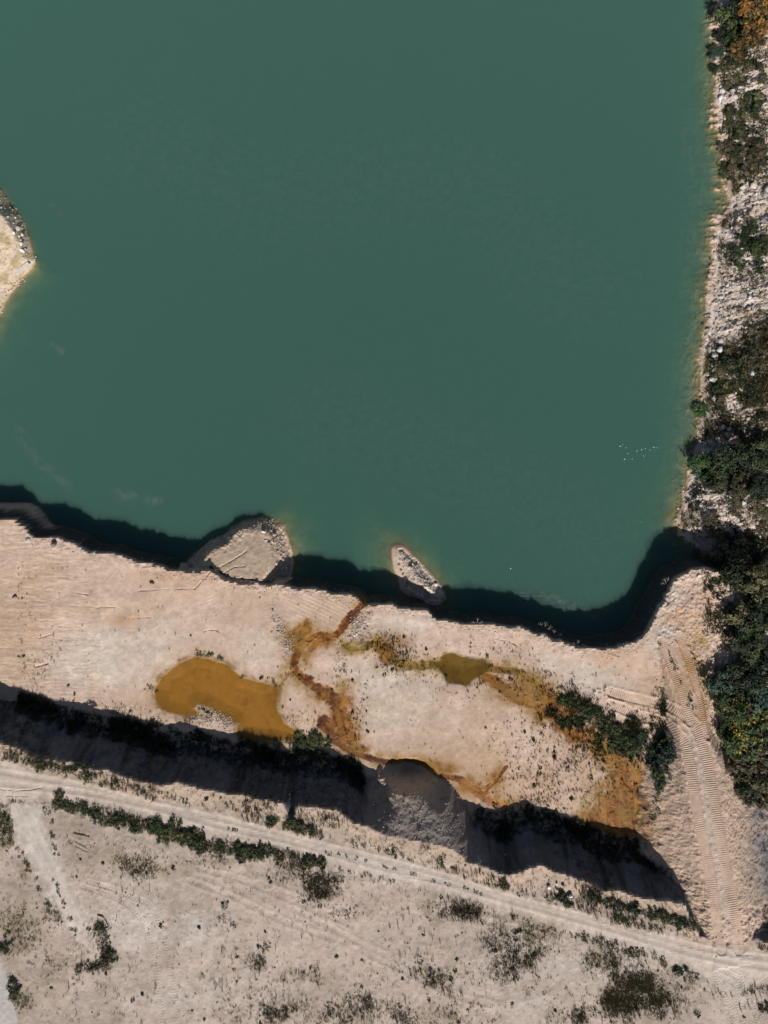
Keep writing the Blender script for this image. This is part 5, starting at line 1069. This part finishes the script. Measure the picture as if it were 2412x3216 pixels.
def film(pts, w, amt, label, zz=.006):
    P = smooth_path(WP(pts), .5); x0, y0 = P.min(0) - 2.5 * w; x1, y1 = P.max(0) + 2.5 * w
    X, Y = np.meshgrid(np.arange(x0, x1, .2), np.arange(y0, y1, .2), indexing='ij'); d, _, _ = seg_dist(X, Y, P); f = amt * np.exp(-(d / w) ** 2) * sstep(2.4 * w, 1.6 * w, d)
    I = np.arange(X.size).reshape(X.shape); F = np.stack([I[:-1, :-1], I[1:, :-1], I[1:, 1:], I[:-1, 1:]], -1); k = f[:-1, :-1] > .003
    fs = F[k].reshape(-1, 4); u, inv = np.unique(fs.ravel(), return_inverse=True)
    V = np.stack([X, Y, np.full(X.shape, zz)], -1).reshape(-1, 3)[u]; o = link(bpy.data.objects.new('surface_film', np_mesh('surface_film', V, inv.reshape(-1, 4), attrs={'wet': f.ravel()[u]}, mat=MFILM))); tag(o, label, kind='stuff')
film([(1115, 1281), (1160, 1290), (1200, 1298), (1238, 1315), (1275, 1332), (1310, 1326), (1340, 1308)], 1.1, .38, 'pale film curling over the water along the shaded rim')
film([(1180, 1288), (1225, 1308), (1262, 1326), (1290, 1330)], .22, .7, 'thin bright edge of the pale film')
film([(993, 1150), (990, 1185), (1000, 1225)], .25, .25, 'faint thin arc of film right of the islet'); film([(112, 440), (130, 460)], .8, .30, 'faint film patch off the headland')
film([(255, 1065), (285, 1075)], .9, .30, 'faint film patch off the left rim'); film([(318, 1078), (345, 1082)], .6, .35, 'faint small film patch left of the peninsula'); film([(40, 930), (75, 985), (130, 1035), (150, 1050)], .7, .22, 'faint broken film line near the left edge'); film([(115, 745), (132, 760)], .6, .25, 'faint film patch in the open water at left')
film([(845, 1200), (852, 1235), (868, 1262)], 1.3, .22, 'brownish silt plume on the west side of the islet'); film([(640, 1160), (650, 1200), (645, 1230)], 1.4, .16, 'thin silt plume along the right side of the peninsula')
film([(1500, 300), (1515, 420), (1510, 520), (1500, 640), (1490, 800), (1470, 960), (1450, 1100)], 2.2, .16, 'milky silt haze in the water along the east shore')
film([(300, 300), (600, 420), (950, 380), (1250, 600)], 9.0, .07, 'very faint milky silt drifting across the open lake'); film([(700, 900), (1000, 1000), (1300, 1150)], 8.0, .06, 'very faint milky silt in the lower lake')
flush_labels()
